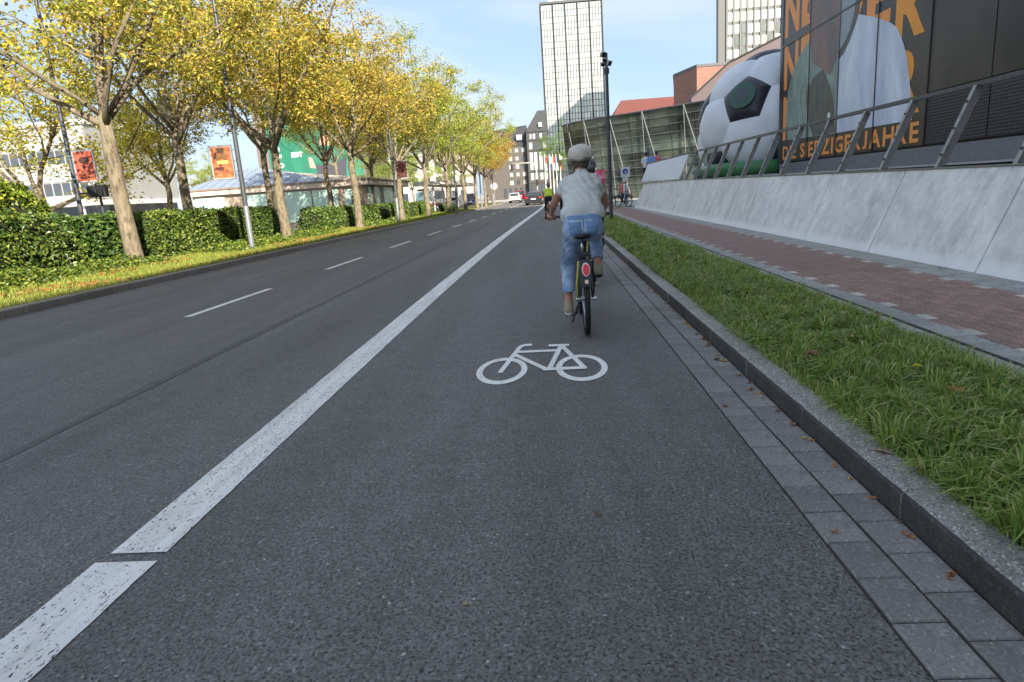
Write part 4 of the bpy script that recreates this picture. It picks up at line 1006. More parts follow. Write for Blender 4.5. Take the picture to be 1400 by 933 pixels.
# slab tower
tw = thing('glass_tower', 'tall pale glass office tower with dark vertical mullions in the centre background', 'building', (10.4, 220, 0))
TX0, TX1, TZ = 1.2, 20.3, 58.0
def tile_glass():
    t = NT('tower_glass').set(.12, .35); v = t.coord((1,1,1)); vo = t.voro(t.coord((.95,.01,.62)), 1.0); oi = t.n('ShaderNodeNewGeometry')
    c = t.ramp(oi.outputs['Random Per Island'], [(0., (.46,.52,.50)), (.4, (.62,.64,.56)), (.75, (.70,.69,.60)), (1., (.52,.58,.55))]); t.col(c); return t.m
MB().box(TX0+.05, TX1-.05, 220.25, 236, 0, TZ-.1).build('core', plain('tower_core', (.06,.065,.07), .5), tw, world=True)
ncol, nrow = 20, 32; cw = (TX1-TX0)/ncol; rh = TZ/nrow; pn = MB()
for i in range(ncol):
    for j in range(nrow):
        pn.box(TX0+cw*i+.06, TX0+cw*(i+1)-.06, 220.12+rng.uniform(0,.03), 220.24, rh*j+.09, rh*(j+1)-.07)
tag(pn.build('window_panes', tile_glass(), tw, world=True), kind='stuff')
for i in range(ncol+1):
    big = i % 4 == 0; w = .2 if big else .07; MB().box(TX0+cw*i-w, TX0+cw*i+w, 219.75 if big else 219.95, 220.1, 0, TZ+.2).build('mullion', M['blackm'] if big else M['lamp_grey'], tw, world=True)
MB().box(TX0-.3, TX0-.22, 220.3, 236, 0, TZ).build('side_wall', plain('tower_side', (.05,.055,.06), .5), tw, world=True)
MB().box(TX0-.2, TX1+.2, 219.7, 236.2, TZ+.2, TZ+.9).build('roof_edge', M['lamp_grey'], tw, world=True)
MB().box(TX0+2.5, TX1-1, 222, 233, TZ+.9, TZ+5).build('roof_plant', M['offwhite'], tw, world=True)
# second tower behind the museum
t2 = thing('grey_tower', 'grey office tower with lit window grid behind the football', 'building', (46, 150, 0))
MB().prism([(38.2,150),(60,150),(60,168),(42.3,168)], lambda u,v,w: (u,v,w), 0, 62).build('wall', plain('tower_stone', (.10,.10,.10), .6, 0, .08), t2, world=True)
rects = []
for i in range(9):
    for j in range(18):
        rects.append((40.2+i*1.42, 41.2+i*1.42, 14+j*2.45, 15.75+j*2.45))
mlit = [m_glass('tower_window_a', (.85,.82,.62), .15, .2, .1), m_glass('tower_window_b', (.70,.80,.78), .15, .3, .15), m_glass('tower_window_c', (.22,.24,.22), .1, .3, .3)]
for q in rects: windows_grid(t2, [q], rng.choice([mlit[0],mlit[0],mlit[1],mlit[1],mlit[2]]), None, 150, frame=False)
for i in range(10): MB().box(39.78+i*1.42, 40.02+i*1.42, 149.7, 149.99, 0, 62).build('pilaster', plain('tower_pilaster', (.14,.14,.14), .6), t2, world=True)
# brick block, dark roof slope, red roof
bb = thing('brick_block', 'plain red-brown brick block behind the curved glass building', 'building', (25, 110, 0))
def m_brickwall(name, a, b):
    t = NT(name).set(.85); bt = t.n('ShaderNodeTexBrick'); bt.inputs['Scale'].default_value = .9; bt.inputs['Color1'].default_value = (*a,1); bt.inputs['Color2'].default_value = (*b,1); bt.inputs['Mortar'].default_value = (.25,.18,.15,1)
    t.l(t.coord((1,1,1),(R_(90),0,0)), bt.inputs[0]); t.col(bt.outputs[0]); return t.m
M['brick'] = m_brickwall('brick_wall', (.30,.14,.10), (.24,.11,.085))
pr = [(22.6,118),(24.7,110),(42,110),(42,130),(25,130)]
MB().prism(pr, lambda u,v,w: (u,v,w), 0, 18.8).build('wall', M['brick'], bb, world=True); MB().prism([(22.5,118),(24.65,109.9),(42.1,109.9),(42.1,130.1),(24.9,130.1)], lambda u,v,w: (u,v,w), 18.8, 19.2).build('roof_edge', M['lamp_grey'], bb, world=True)
ds = thing('dark_roof_slope', 'dark violet-brown sloping roof rising behind the football', 'roof', (22, 80, 0))
MB().prism([(18.2,0),(44,0),(44,24),(30,17.9),(22.7,14.9),(18.2,11.2)], lambda u,v,w: (u,w,v), 84, 86).build('shell', plain('roof_slate', (.085,.06,.062), .6, 0, .1, 3), ds, world=True)
MB().tube([(18.1,83.9,11.2),(22.7,83.9,14.95),(30,83.9,17.95),(44,83.9,24.05)], .12, 6).build('verge_trim', M['rail'], ds, world=True)
rr = thing('red_roof_hall', 'long hall with a bright red tiled roof behind the glass building', 'building', (22, 140, 0))
MB().box(14, 40, 142, 158, 0, 14.6).build('wall', M['brick'], rr, world=True); MB().add([(14.0,140,14.6),(40,140,14.6),(40,147,19.2),(17,147,19.2),(14,158,14.6),(40,158,14.6)],[(0,1,2,3),(0,3,4),(3,2,5,4),(0,4,5,1),(1,5,2)]).build('roof', plain('red_tiles', (.155,.05,.038), .7, 0, .12, 2.), rr, world=True)
# dark office houses at the end of the street
def house(label, x0, x1, y, h, mat, wins, gm, roof=None):
    t = thing('office_house', label, 'building', ((x0+x1)/2, y, 0)); MB().box(x0, x1, y, y+14, 0, h).build('wall', mat, t, world=True)
    for q in wins: windows_grid(t, [q], rng.choice([gm, gm, M['darkglass'], WG2]), M['white'], y, frame=False)
    if roof: MB().add(*roof).build('roof', plain('slate', (.03,.032,.036), .6), t, world=True)
    return t
WG2 = m_glass('dim_window', (.38,.42,.43), .15, .25, .2)
dk1 = plain('dark_stone', (.055,.052,.05), .7, 0, .15, 1.5); dk2 = plain('brown_stone', (.085,.075,.066), .7, 0, .15, 1.5); wg = m_glass('bright_window', (.60,.63,.62), .15, .25, .15)
w = []
for z0, z1 in ((4.4,6.1),(12.0,13.6),):
    for i in range(4): w.append((-3.7+i*1.08+(.25 if i > 1 else 0), -2.95+i*1.08+(.25 if i > 1 else 0), z0, z1))
for i in range(4): w.append((-3.7+i*1.08+(.25 if i > 1 else 0), -2.95+i*1.08+(.25 if i > 1 else 0), 6.9, 11.2))
for i in range(5): w.append((-3.5+i*.86, -2.95+i*.86, 14.5, 15.7))
h = house('dark stone office house with tall bright windows left of the glass tower', -4.3, 1.1, 170, 16.2, dk1, w, wg, ([(-4.5,169.8,16.2),(1.3,169.8,16.2),(1.3,184,16.2),(-4.5,184,16.2),(-1.2,172,21.4),(1.2,172,21.4),(1.2,184,21.4),(-1.2,184,21.4)],[(0,1,5,4),(1,2,6,5),(2,3,7,6),(3,0,4,7),(4,5,6,7)]))
MB().box(-1.1,-.2,169.6,171,17.2,18.3).build('dormer_window', wg, h, world=True)
for z in (3.6, 6.5, 11.6, 14.1): MB().box(-4.35,1.15,169.85,170.05,z,z+.25).build('cornice', dk1, h, world=True)
for i in range(4): MB().box(-3.9+i*1.3,-3.1+i*1.3,169.93,169.98,.3,3.2).build('arcade_opening', M['darkglass'], h, world=True)
w = []
for j in range(5):
    for i in range(3): w.append((-9.2+i*1.7, -8.35+i*1.7, 3.6+j*2.0, 4.6+j*2.0))
h = house('brown stone office house with small windows behind the left tree row', -16, -4.35, 172, 13.2, dk2, w, wg, ([(-16.2,171.8,13.2),(-4.3,171.8,13.2),(-4.3,186,13.2),(-16.2,186,13.2),(-13,175,17.6),(-4.3,175,18.4),(-4.3,186,18.4),(-13,186,17.6)],[(0,1,5,4),(1,2,6,5),(2,3,7,6),(3,0,4,7),(4,5,6,7)]))
MB().box(-6.9,-5.5,171.8,174,14.6,15.9).build('dormer_window', wg, h, world=True)
for i in range(5): MB().box(-11+i*1.4,-10.2+i*1.4,171.93,171.98,.3,2.8).build('shop_opening', M['darkglass'], h, world=True)
# white street-level buildings further left (between trunks)
wh = thing('white_terrace', 'pale low buildings seen between the trunks beyond the bus', 'building', (-30, 150, 0))
MB().box(-62, -17, 150, 160, 0, 11).build('wall', plain('pale_render', (.50,.46,.42), .8, 0, .1, .5), wh, world=True)
for j in range(3):
    for i in range(16): MB().box(-60+i*2.7,-58.6+i*2.7,149.93,149.98,1.2+j*3.3,3.0+j*3.3).build('window', M['darkglass'], wh, world=True)
MB().box(-62.2,-16.8,149.6,160,11,11.5).build('roof_edge', M['offwhite'], wh, world=True)

# curved glass building
gl = thing('curved_glass_building', 'low dark green glass building with canted facade and white V struts', 'building', (9, 68, 0))
GP = [(2.3,80,8.75),(3.6,77.6,8.8),(6.0,74.6,8.75),(9.0,71.2,8.65),(12.5,67.6,8.6),(16.5,63.6,8.6),(20.5,59.8,8.5),(24,56.6,8.4)]
def gpt(s, v, out=0.):       # s along, v 0..1 height; canted outwards at the top
    k = min(len(GP)-2, int(s)); f = s-k; a, b = GP[k], GP[k+1]; x, y, z = [a[i]+(b[i]-a[i])*f for i in range(3)]
    n = Vector((-.66,-.75,0)); lean = 1.3
    return Vector((x,y,0))+n*(lean*(v-1)+out)+Vector((0,0,z*v))
def m_gl():
    t = NT('green_glass').set(.07, .35); v = t.coord((.5,.5,1.4)); g = t.n('ShaderNodeNewGeometry'); c = t.mix(1., t.ramp(t.noise(t.coord((.16,.16,.5)), 1.0, 3, .6), [(.35, (.045,.06,.052)), (.6, (.17,.20,.165))]), t.ramp(g.outputs['Random Per Island'], [(0., .35), (.5, .9), (.85, 1.2), (1., 2.2)]), 'MULTIPLY'); t.col(c); return t.m  # varied pane tones paint simplified reflections into the glass colour
mg = m_gl(); NS, NV = 28, 11
for i in range(NS):
    s0, s1 = 7*i/NS, 7*(i+1)/NS; mb = MB()
    for j in range(NV): mb.quad(gpt(s0,j/NV), gpt(s1,j/NV), gpt(s1,(j+1)/NV), gpt(s0,(j+1)/NV))
    mb.build('glass_bay', mg, gl, world=True)
for j in range(NV+1):
    MB().tube([gpt(7*i/NS, j/NV, .05) for i in range(NS+1)], .02 if j < NV else .09, 5).build('transom', M['lamp_light'] if j < NV else M['lamp_grey'], gl, world=True)
for i in range(0, NS+1, 2): MB().tube([gpt(7*i/NS, v, .02) for v in (0,.5,1)], .016, 4).build('mullion', M['lamp_grey'], gl, world=True)
for k in range(7):
    s = .5+k*.95; 
    if s+.6 > 7: break
    MB().tube([gpt(s, 1, .14), gpt(s+.42, 0, .14)], .05, 6).build('strut', M['lamp_light'], gl, world=True); MB().tube([gpt(s, 1, .17), gpt(s-.06, 0, .17)], .04, 6).build('strut', M['lamp_light'], gl, world=True)
rf = MB(); N2 = NS
bk = [gpt(7*i/NS, 1)+Vector((9,10,0)) for i in range(NS+1)]
for i in range(NS): rf.quad(gpt(7*i/NS,1,.0), gpt(7*(i+1)/NS,1,.0), bk[i+1], bk[i])
rf.build('roof', M['lamp_grey'], gl, world=True)
e0, e1 = gpt(0,1), gpt(0,0); MB().add([e1,e0,e0+Vector((4.5,9,0)),e1+Vector((4.5,9,0))],[(0,1,2,3)]).build('end_wall', m_brickwall('end_brick',(.42,.24,.15),(.34,.19,.12)), gl, world=True)

# station block, pavilion, billboard wall on the left
st = thing('station_building', 'long white modernist block with window bands behind the left trees', 'building', (-58, 60, 0))
MB().box(-86, -42.2, 60, 74, 3.3, 10.3).build('wall', plain('white_cladding', (.29,.285,.275), .6, 0, .06, .4), st, world=True); MB().box(-86, -42.6, 62, 74, 0, 3.3).build('ground_floor', M['darkglass'], st, world=True)
MB().box(-86.3, -41.6, 58.6, 74, 3.0, 3.42).build('canopy', M['white'], st, world=True); MB().box(-86.2,-42.0,59.8,74,10.3,10.7).build('roof_edge', M['white'], st, world=True)
for j in range(2):
    for i in range(16):
        x = -57+i*.9; MB().box(x, x+.72, 59.93, 59.98, 4.1+j*2.9, 5.2+j*2.9).build('window', M['darkglass'], st, world=True); MB().box(x, x+.72, 59.93, 59.98, 5.3+j*2.9, 6.3+j*2.9).build('window', M['skyglass'], st, world=True)
for i in range(6): MB().tube([(-56+i*3.2,59.3,0),(-56+i*3.2,59.3,3.0)], .12, 8).build('column', M['white'], st, world=True)
pv = thing('mint_pavilion', 'low pavilion with mint green glass walls and blue-grey hipped roof', 'building', (-19, 50, 0))
mint = plain('mint_glass', S(186,214,200), .3, 0, .05, .8); stone = plain('pavilion_stone', (.40,.31,.24), .7, 0, .1, 2); cream = plain('pavilion_cream', (.62,.52,.42), .7, 0, .05)
MB().box(-26.5,-13.5,48.2,62,0,2.75).build('wall', stone, pv, world=True)
for a, b in ((-26.3,-24.0),(-22.4,-20.6),(-19.4,-17.4),(-17.3,-15.4)): MB().box(a,b,48.1,48.19,.35,2.6).build('glass_panel', mint, pv, world=True)
for a, b in ((49.4,52.6),(54.0,57.0),(58.0,61.)): MB().box(-13.49,-13.4,a,b,.35,2.6).build('glass_panel', mint, pv, world=True)
MB().box(-26.9,-13.0,47.8,62.4,2.75,3.10).build('fascia', cream, pv, world=True); MB().box(-27.0,-12.9,47.7,62.5,3.10,3.22).build('eaves', plain('eaves_brown',(.22,.16,.12),.7), pv, world=True)
MB().add([(-27,47.7,3.22),(-15.5,47.7,3.22),(-15.5,62,3.22),(-27,62,3.22),(-24.8,53,4.75),(-23.0,53,4.75)],[(0,1,5,4),(1,2,5),(2,3,4,5),(3,0,4)]).build('roof', plain('roof_bluegrey', (.24,.29,.36), .5, 0, .1, 3.), pv, world=True)
for i in range(14): 
    x = -26.5+i*.8; k = min(1., max(.1, min((x+27)/2.2, (-15.5-x)/7.5))); MB().tube([(x,47.75,3.25),(x,47.75+5.3*k,3.25+1.53*k)], .025, 4).build('roof_seam', M['lamp_light'], pv, world=True)
MB().add([(-15.6,47.72,3.225),(-12.9,47.72,3.225),(-12.9,62.5,3.225),(-15.6,62.5,3.225),(-21.8,53,4.45),(-21.8,60,4.45)],[(0,1,2,5,4),(2,3,5),(0,4,5,3)]).build('side_roof', cream, pv, world=True)
MB().box(-13.2,-9.9,66,92,2.75,3.15).build('rear_canopy', M['offwhite'], pv, world=True)
for y in (67,73,79,85,91): MB().tube([(-11.5,y,0),(-11.5,y,2.75)], .09, 8).build('canopy_post', M['white'], pv, world=True)
mb = MB(); mb.tube([(-15.25,48.05,1.05),(-15.05,48.05,1.5),(-14.9,48.05,1.05)], .03, 5); mb.lathe([(.12,-.01),(.12,.01)], 12, (-15.05,48.05,1.75), 'Y'); 
ug = MB().box(-14.9,-13.75,48.12,48.19,.5,2.5).build('glass_panel', mint, pv, world=True)
def cyc_mark():
    k = M['blackm']; y = 48.09; cx, cz = -14.35, 1.1
    for s in (-.22,.22):
        mb = MB(); n = 16
        for i in range(n):
            a, b = 6.2832*i/n, 6.2832*(i+1)/n; mb.quad(*[(cx+s+r*math.cos(q), y, cz+r*math.sin(q)*1.25) for q, r in ((a,.13),(a,.17),(b,.17),(b,.13))])
        mb.build('cycle_pictogram', k, pv, world=True)
    for p in ([(cx-.22,y,cz),(cx-.1,y,cz+.4),(cx+.12,y,cz+.42),(cx+.22,y,cz)],[(cx,y,cz+.45),(cx+.02,y,cz+.7)]): MB().tube(p, .03, 5).build('cycle_pictogram', k, pv, world=True)
    mb = MB(); mb.lathe([(.07,-.01),(.07,.01)], 12, (cx+.02,y,cz+.85), 'Y'); mb.build('cycle_pictogram', k, pv, world=True)
cyc_mark()
bw = thing('billboard_building', 'tall block with a huge green advertising sheet behind the pavilion', 'building', (-32, 90, 0))
MB().box(-39.3,-24.5,90,104,0,19.5).build('wall', plain('brown_panel', (.16,.135,.125), .7, 0, .08), bw, world=True)
MB().box(-37.6,-24.8,89.9,89.98,5.2,19.2).build('advert_sheet', m_print('green_sheet', S(26,98,78), S(48,126,102), .25, (1,1,.3)), bw, world=True)
for s, x0, x1, z0, z1 in (('D',-36.9,-36.0,9.1,9.75),('F',-36.7,-35.9,8.0,8.7),('EBT',-34.5,-32.9,8.25,8.9),('D',-36.5,-35.7,6.95,7.6)):
    lettering('advert_letters', s, lambda u, v: (x0+(x1-x0)*u, 89.885, z0+(z1-z0)*v), M['white'], bw, .05)
def ad(pts, mat, k): 
    mb = MB(); mb.add([(x,89.885-.004*k,z) for x, z in pts],[tuple(range(len(pts)))]); mb.build('advert_print', mat, bw, world=True)
ad([(-31.6,7.1),(-31.2,9.8),(-30.6,11.4),(-29,12.2),(-27.2,11.6),(-26.4,9.9),(-26.4,7.6),(-28.6,7.0),(-30,6.9)], m_print('sweater_print', S(30,92,76), S(50,120,98), .6), 1)
ad([(-31.2,5.3),(-31.3,7.0),(-29,6.9),(-26.9,7.8),(-27.2,5.3)], plain('trouser_print_b', S(66,64,74), .6), 2)
ad([(-32.1,6.7),(-32.2,8.1),(-31.7,8.0),(-31.3,6.6)], plain('hand_print_a', S(226,150,132), .6), 3); ad([(-30.4,9.6),(-30.2,10.8),(-29.2,11.1),(-28.3,10.4),(-29.2,9.5)], plain('hand_print_b', S(226,150,132), .6), 3)
# ------------------------------------------------------------------ figures: smooth bodies from blended limbs
def grid_of(lo, hi, h):
    lo = np.array(lo, float); n = np.ceil((np.array(hi, float)-lo)/h).astype(int)+1
    ax = [lo[i]+h*np.arange(n[i]) for i in range(3)]; return lo, np.meshgrid(*ax, indexing='ij')
def nets(F, lo, h):
    s = F < 0; nx, ny, nz = F.shape; acc = np.zeros((nx-1,ny-1,nz-1,3)); cnt = np.zeros((nx-1,ny-1,nz-1))
    cor = [(a,b,c) for a in (0,1) for b in (0,1) for c in (0,1)]
    sub = lambda c: F[c[0]:nx-1+c[0], c[1]:ny-1+c[1], c[2]:nz-1+c[2]]
    for i, p in enumerate(cor):
        for q in cor[i+1:]:
            if sum(abs(x-y) for x, y in zip(p, q)) != 1: continue
            a, b = sub(p), sub(q); m = (a < 0) != (b < 0); t = np.where(m, a/np.where(m, a-b, 1), 0)
            for k in range(3): acc[...,k] += np.where(m, p[k]+t*(q[k]-p[k]), 0)
            cnt += m
    act = cnt > 0; idx = -np.ones(act.shape, int); idx[act] = np.arange(act.sum()); cell = np.argwhere(act)
    V = (cell+acc[act]/cnt[act][:,None])*h+lo; faces = []
    for ax in range(3):
        o = [k for k in range(3) if k != ax]; sl0 = [slice(None)]*3; sl1 = [slice(None)]*3; sl0[ax] = slice(0,-1); sl1[ax] = slice(1,None)
        a, b = s[tuple(sl0)], s[tuple(sl1)]; e = np.argwhere(a != b)
        e = e[(e[:,o[0]] > 0) & (e[:,o[1]] > 0) & (e[:,o[0]] < F.shape[o[0]]-1) & (e[:,o[1]] < F.shape[o[1]]-1)]
        q = []
        for d0, d1 in ((-1,-1),(0,-1),(0,0),(-1,0)):
            c = e.copy(); c[:,o[0]] += d0; c[:,o[1]] += d1; q.append(idx[c[:,0],c[:,1],c[:,2]])
        q = np.stack(q, 1); fl = a[tuple(e.T)]
        if ax == 1: fl = ~fl
        q[~fl] = q[~fl][:,::-1]; faces.append(q)
    return V, np.concatenate(faces)
def rc(P, a, b, ra, rb, sx=1., sy=1.):       # tapered capsule
    X, Y, Z = P; a = np.array(a, float); b = np.array(b, float); d = b-a; L = d@d
    t = np.clip(((X-a[0])*d[0]+(Y-a[1])*d[1]+(Z-a[2])*d[2])/L, 0, 1)
    return np.sqrt(((X-a[0]-t*d[0])*sx)**2+((Y-a[1]-t*d[1])*sy)**2+(Z-a[2]-t*d[2])**2)-(ra+(rb-ra)*t)
def el(P, c, r):
    X, Y, Z = P; k = np.sqrt(((X-c[0])/r[0])**2+((Y-c[1])/r[1])**2+((Z-c[2])/r[2])**2); return (k-1)*min(r)
def su(a, b, k=.03):
    h = np.clip(.5+.5*(b-a)/k, 0, 1); return b*(1-h)+a*h-k*h*(1-h)
def sus(l, k=.03):
    r = l[0]
    for x in l[1:]: r = su(r, x, k)
    return r
def folds(P, amp, f=1.):
    X, Y, Z = P; return amp*(np.sin(38*f*Z+9*X*f+5*np.sin(11*X*f+7*Y))+.7*np.sin(23*f*X-31*f*Z+4*np.sin(9*Z*f)))*.5
def sdf_obj(name, fn, lo, hi, h, mat, parent, smooth=True):
    l, P = grid_of(lo, hi, h); V, F = nets(fn(P), l, h); return link_mesh(name, np_mesh(name, V, F, mat, smooth), parent)

SK = m_skin(S(196,142,116)); SK2 = m_skin(S(205,160,135))
M['denim'] = m_denim(); M['linen'] = m_fabric('grey_linen', S(206,206,198), .07); M['tweed'] = m_fabric('cap_cloth', S(216,207,192), .1, 220, .3)
M['hair'] = plain('brown_hair', (.07,.045,.03), .6, 0, .3, 30, bump=.5, bscale=80); M['shoe'] = m_fabric('beige_shoe', S(168,152,128), .12); M['sole'] = plain('white_sole', (.6,.58,.54), .6); M['vest'] = plain('hi_vis', (.62,.80,.05), .6, 0, .06); M['navy'] = m_fabric('navy_cloth', (.02,.024,.04))
M['helmet'] = plain('grey_helmet', (.20,.21,.22), .35); M['helmetd'] = plain('dark_helmet', (.02,.02,.022), .35)

def finger_mesh(parts, lo, hi, h):
    l, P = grid_of(lo, hi, h); V, F = nets(sus([rc(P, *q) for q in parts], .004), l, h); return V, F
def grip_hand(cx, cy, cz, s):               # fist round a grip along X at (cx,cy,cz); s = +1 right, -1 left
    r = .017; parts = [((cx-.03,cy-.045,cz+.012),(cx-.005,cy-.018,cz+.026),.020,.016),((cx+.03,cy-.045,cz+.012),(cx+.02,cy-.018,cz+.026),.020,.016),((cx,cy-.075,cz+.004),(cx,cy-.045,cz+.014),.026,.026)]
    for k, (dx, ln) in enumerate(((-.032,.92),(-.0115,1.),(.0095,.97),(.030,.82))):
        x = cx+dx*s*-1; pts = [(x,cy-.022,cz+.026),(x,cy+.012,cz+.031),(x,cy+.032*ln,cz+.008),(x,cy+.024*ln,cz-.022),(x,cy+.003,cz-.030)]
        for i in range(4): parts.append((pts[i], pts[i+1], .0092-.0006*i, .0090-.0006*i))
    x = cx-.042*s; parts += [((x+.01*s,cy-.055,cz+.004),(x-.004*s,cy-.024,cz-.006),.0125,.0115),((x-.004*s,cy-.024,cz-.006),(x+.002*s,cy+.004,cz-.026),.0115,.009)]
    return finger_mesh(parts, (cx-.075,cy-.115,cz-.055), (cx+.075,cy+.055,cz+.065), .0045)

def cyclist(label, loc, hb, top_mat, leg_mat, shoe_mat, hat, h=.0105, skin=None, rz=0., detail=True, hairm=None):
    """seated rider, bicycle-local coordinates: rear wheel contact at the origin, +Y forward"""
    t = thing('person', label, 'person', loc, rz); skin = skin or SK; hairm = hairm or M['hair']
    zz = -loc[2]
    eL, eR = (-.238,.80,1.225), (.288,.80,1.20); wL, wR = (-.275,hb-.075,hb_z+.035), (.275,hb-.075,hb_z+.035); shL, shR = (-.132,.615,1.405), (.195,.615,1.40)
    hipL, hipR = (-.075,.31,.955), (.115,.32,.955); knL, anL = (-.125,.56,.585), (-.150,.37,.265); knR, anR = (.165,.80,.955), (.172,.57,.605)
    hc = (.048,.735,1.632)
    def body(P):
        X, Y, Z = P
        tor = rc(P, (.02,.33,1.0), (.03,.595,1.36), .125, .125, .80); nk = rc(P, (.032,.62,1.42), (.045,.70,1.58), .058, .052)
        head = sus([el(P, hc, (.077,.098,.108)), el(P, (hc[0],hc[1]+.045,hc[2]-.055), (.055,.06,.06)), rc(P, (hc[0],hc[1]+.085,hc[2]+.015), (hc[0],hc[1]+.112,hc[2]-.022), .010, .015)], .02)
        for sx in (-1, 1):
            head = su(head, el(P, (hc[0]+sx*.078,hc[1]-.005,hc[2]-.012), (.012,.022,.034)), .008)
            head = np.maximum(head, -el(P, (hc[0]+sx*.031,hc[1]+.1,hc[2]+.006), (.017,.014,.010)))
        head = su(head, el(P, (hc[0],hc[1]+.098,hc[2]-.060), (.022,.008,.007)), .006)
        arms = np.minimum(su(rc(P, shL, eL, .050, .040), rc(P, eL, wL, .040, .026), .012), su(rc(P, shR, eR, .050, .040), rc(P, eR, wR, .040, .026), .012))
        leg = np.minimum(sus([rc(P, hipL, knL, .072, .045), rc(P, knL, anL, .045, .036), rc(P, anL, (anL[0],anL[1]+.10,anL[2]-.10), .036, .028)], .02),
                         sus([rc(P, hipR, knR, .072, .045), rc(P, knR, anR, .045, .036), rc(P, anR, (anR[0],anR[1]+.09,anR[2]-.09), .036, .028)], .02))
        return sus([tor, nk, head, arms, leg], .025)
    l, P = grid_of((-.36,.14,.08), (.40,1.16,1.80), h); V, F = nets(body(P), l, h)
    off = len(V); Vs, Fs = [V], [F]
    for s, w in ((-1, wL), (1, wR)):
        v, f = grip_hand(w[0], hb, hb_z, s); Vs.append(v); Fs.append(f+off); off += len(v)
    link_mesh('body', np_mesh('body', np.concatenate(Vs), np.concatenate(Fs), skin, True), t)
    def blouse(P):
        X, Y, Z = P
        a = rc(P, (.028,.365,1.14), (.034,.575,1.36), .150, .150, .80, 1.); b = rc(P, (-.088,.60,1.390), (.155,.60,1.386), .078, .078)
        sl = np.maximum(rc(P, (-.10,.60,1.41), (-.178,.67,1.30), .072, .060), (-.56*(X+.176)+.45*(Y-.665)-.70*(Z-1.312))); sr = np.maximum(rc(P, (.16,.60,1.405), (.232,.67,1.29), .072, .060), (.52*(X-.230)+.45*(Y-.665)-.73*(Z-1.302))); nb = rc(P, (.035,.60,1.40), (.042,.665,1.49), .10, .068)
        hem = rc(P, (-.055,.345,1.10), (.105,.345,1.10), .130, .130)
        q = sus([a, b, hem, nb], .05); q = su(su(q, sl, .03), sr, .03)+folds(P, .005, .8)+folds((Y, X, Z), .003, 1.7)+(.0022+.0045*np.clip((1.20-Z)/.12, 0, 1))*np.sin(95*(Z+.25*(X-.03)**2*4+.02*np.sin(17*X)+.3*Y))*np.clip(.5+.8*np.sin(8*X+13*Z+2), 0, 1)+.004*np.sin(85*X+30*Z+3*np.sin(14*Z))*np.clip((Z-1.18)/.1, 0, 1)
        q = np.maximum(q, (1.062+.018*np.sin(9*X+.6))-Z)                        # hem
        q = np.maximum(q, -el(P, (.045,.725,1.565), (.070,.10,.075)))              # neckline
        return q
    bo_ = sdf_obj('blouse' if detail else 'shirt', blouse, (-.38,.14,1.02), (.43,.82,1.58), h*.9, top_mat, t)
    def jeans(P):
        X, Y, Z = P
        hips = sus([el(P, (-.05,.285,.985), (.122,.142,.135)), el(P, (.092,.285,.985), (.122,.142,.135)), rc(P, (-.05,.32,1.08), (.09,.32,1.08), .118, .118)], .035)
        lL = sus([rc(P, hipL, knL, .100, .074), rc(P, knL, (anL[0]+.004,anL[1],anL[2]+.06), .074, .060)], .03); lR = sus([rc(P, hipR, knR, .100, .074), rc(P, knR, anR, .074, .058)], .03)
        q = su(hips, np.minimum(lL, lR), .035)+folds((X, Y, Z*1.1), .0035, 1.1)+.0022*np.sin(120*(Z+.35*Y+.03*np.sin(20*X)))*np.clip(.35+.9*np.sin(7*Z+5*Y+1), 0, 1)
        q = np.maximum(q, Z-1.118); q = np.maximum(q, np.where((X < .0) & (Z < .6), .362-Z, -1.))
        d = np.array(anR)-np.array(knR); d /= np.linalg.norm(d); q = np.maximum(q, np.where((X > .04), ((X-anR[0])*d[0]+(Y-anR[1])*d[1]+(Z-anR[2])*d[2])+.052, -1.)); return q
    jf = jeans
    jo = sdf_obj('jeans' if detail else 'trousers', jeans, (-.30,.10,.30), (.36,.98,1.16), h*.9, leg_mat, t)
    if detail:       # back pockets, yoke and waistband laid on the cloth
        def patch(name, outline, mat, offs, n=10):
            us = np.linspace(0, 1, n); pts = []
            for v in us:
                for u in us:
                    x, z = outline(u, v); y = .08
                    for _ in range(40):
                        d = float(jf((np.array(x),np.array(y),np.array(z)))); y += max(.001, d*.8)
                        if d < .002: break
                    pts.append((x, y-offs, z))
            mb = MB(); mb.add(pts, [(a*n+b, a*n+b+1, (a+1)*n+b+1, (a+1)*n+b) for a in range(n-1) for b in range(n-1)]); return mb.build(name, mat, jo, smooth=True)
        dd = plain('denim_pocket', S(116,144,180), .85, 0, .12, 40); st_ = plain('denim_seam', S(66,92,128), .85)
        for cx in (-.062, .102): patch('back_pocket', lambda u, v: (cx+(u-.5)*.125*(.84+.16*v), .925+.125*v-.022*(1-abs(u-.5)*2)*(1-v)), dd, .003)
        patch('waistband', lambda u, v: (.02+(u-.5)*.30, 1.074+.034*v), dd, .0035); patch('centre_seam', lambda u, v: (.02+(u-.5)*.006, .87+.20*v), st_, .002, 8)
        bf = blouse
        def tri(pts, mat, nm):
            vs = []
            for x, z in pts:
                y = .20
                for _ in range(60):
                    d = float(bf((np.array(x),np.array(y),np.array(z)))); y += max(.001, d*.7)
                    if d < .002: break
                vs.append((x, y-.004, z))
            MB().add(vs, [tuple(range(len(vs)))]).build(nm, mat, bo_)
        tri([(.022,1.505),(.046,1.508),(.070,1.505),(.047,1.468)], M['white'], 'neck_facing')
        patch('belt_loop', lambda u, v: (.02+(u-.5)*.014, 1.068+.044*v), dd, .008, 5)
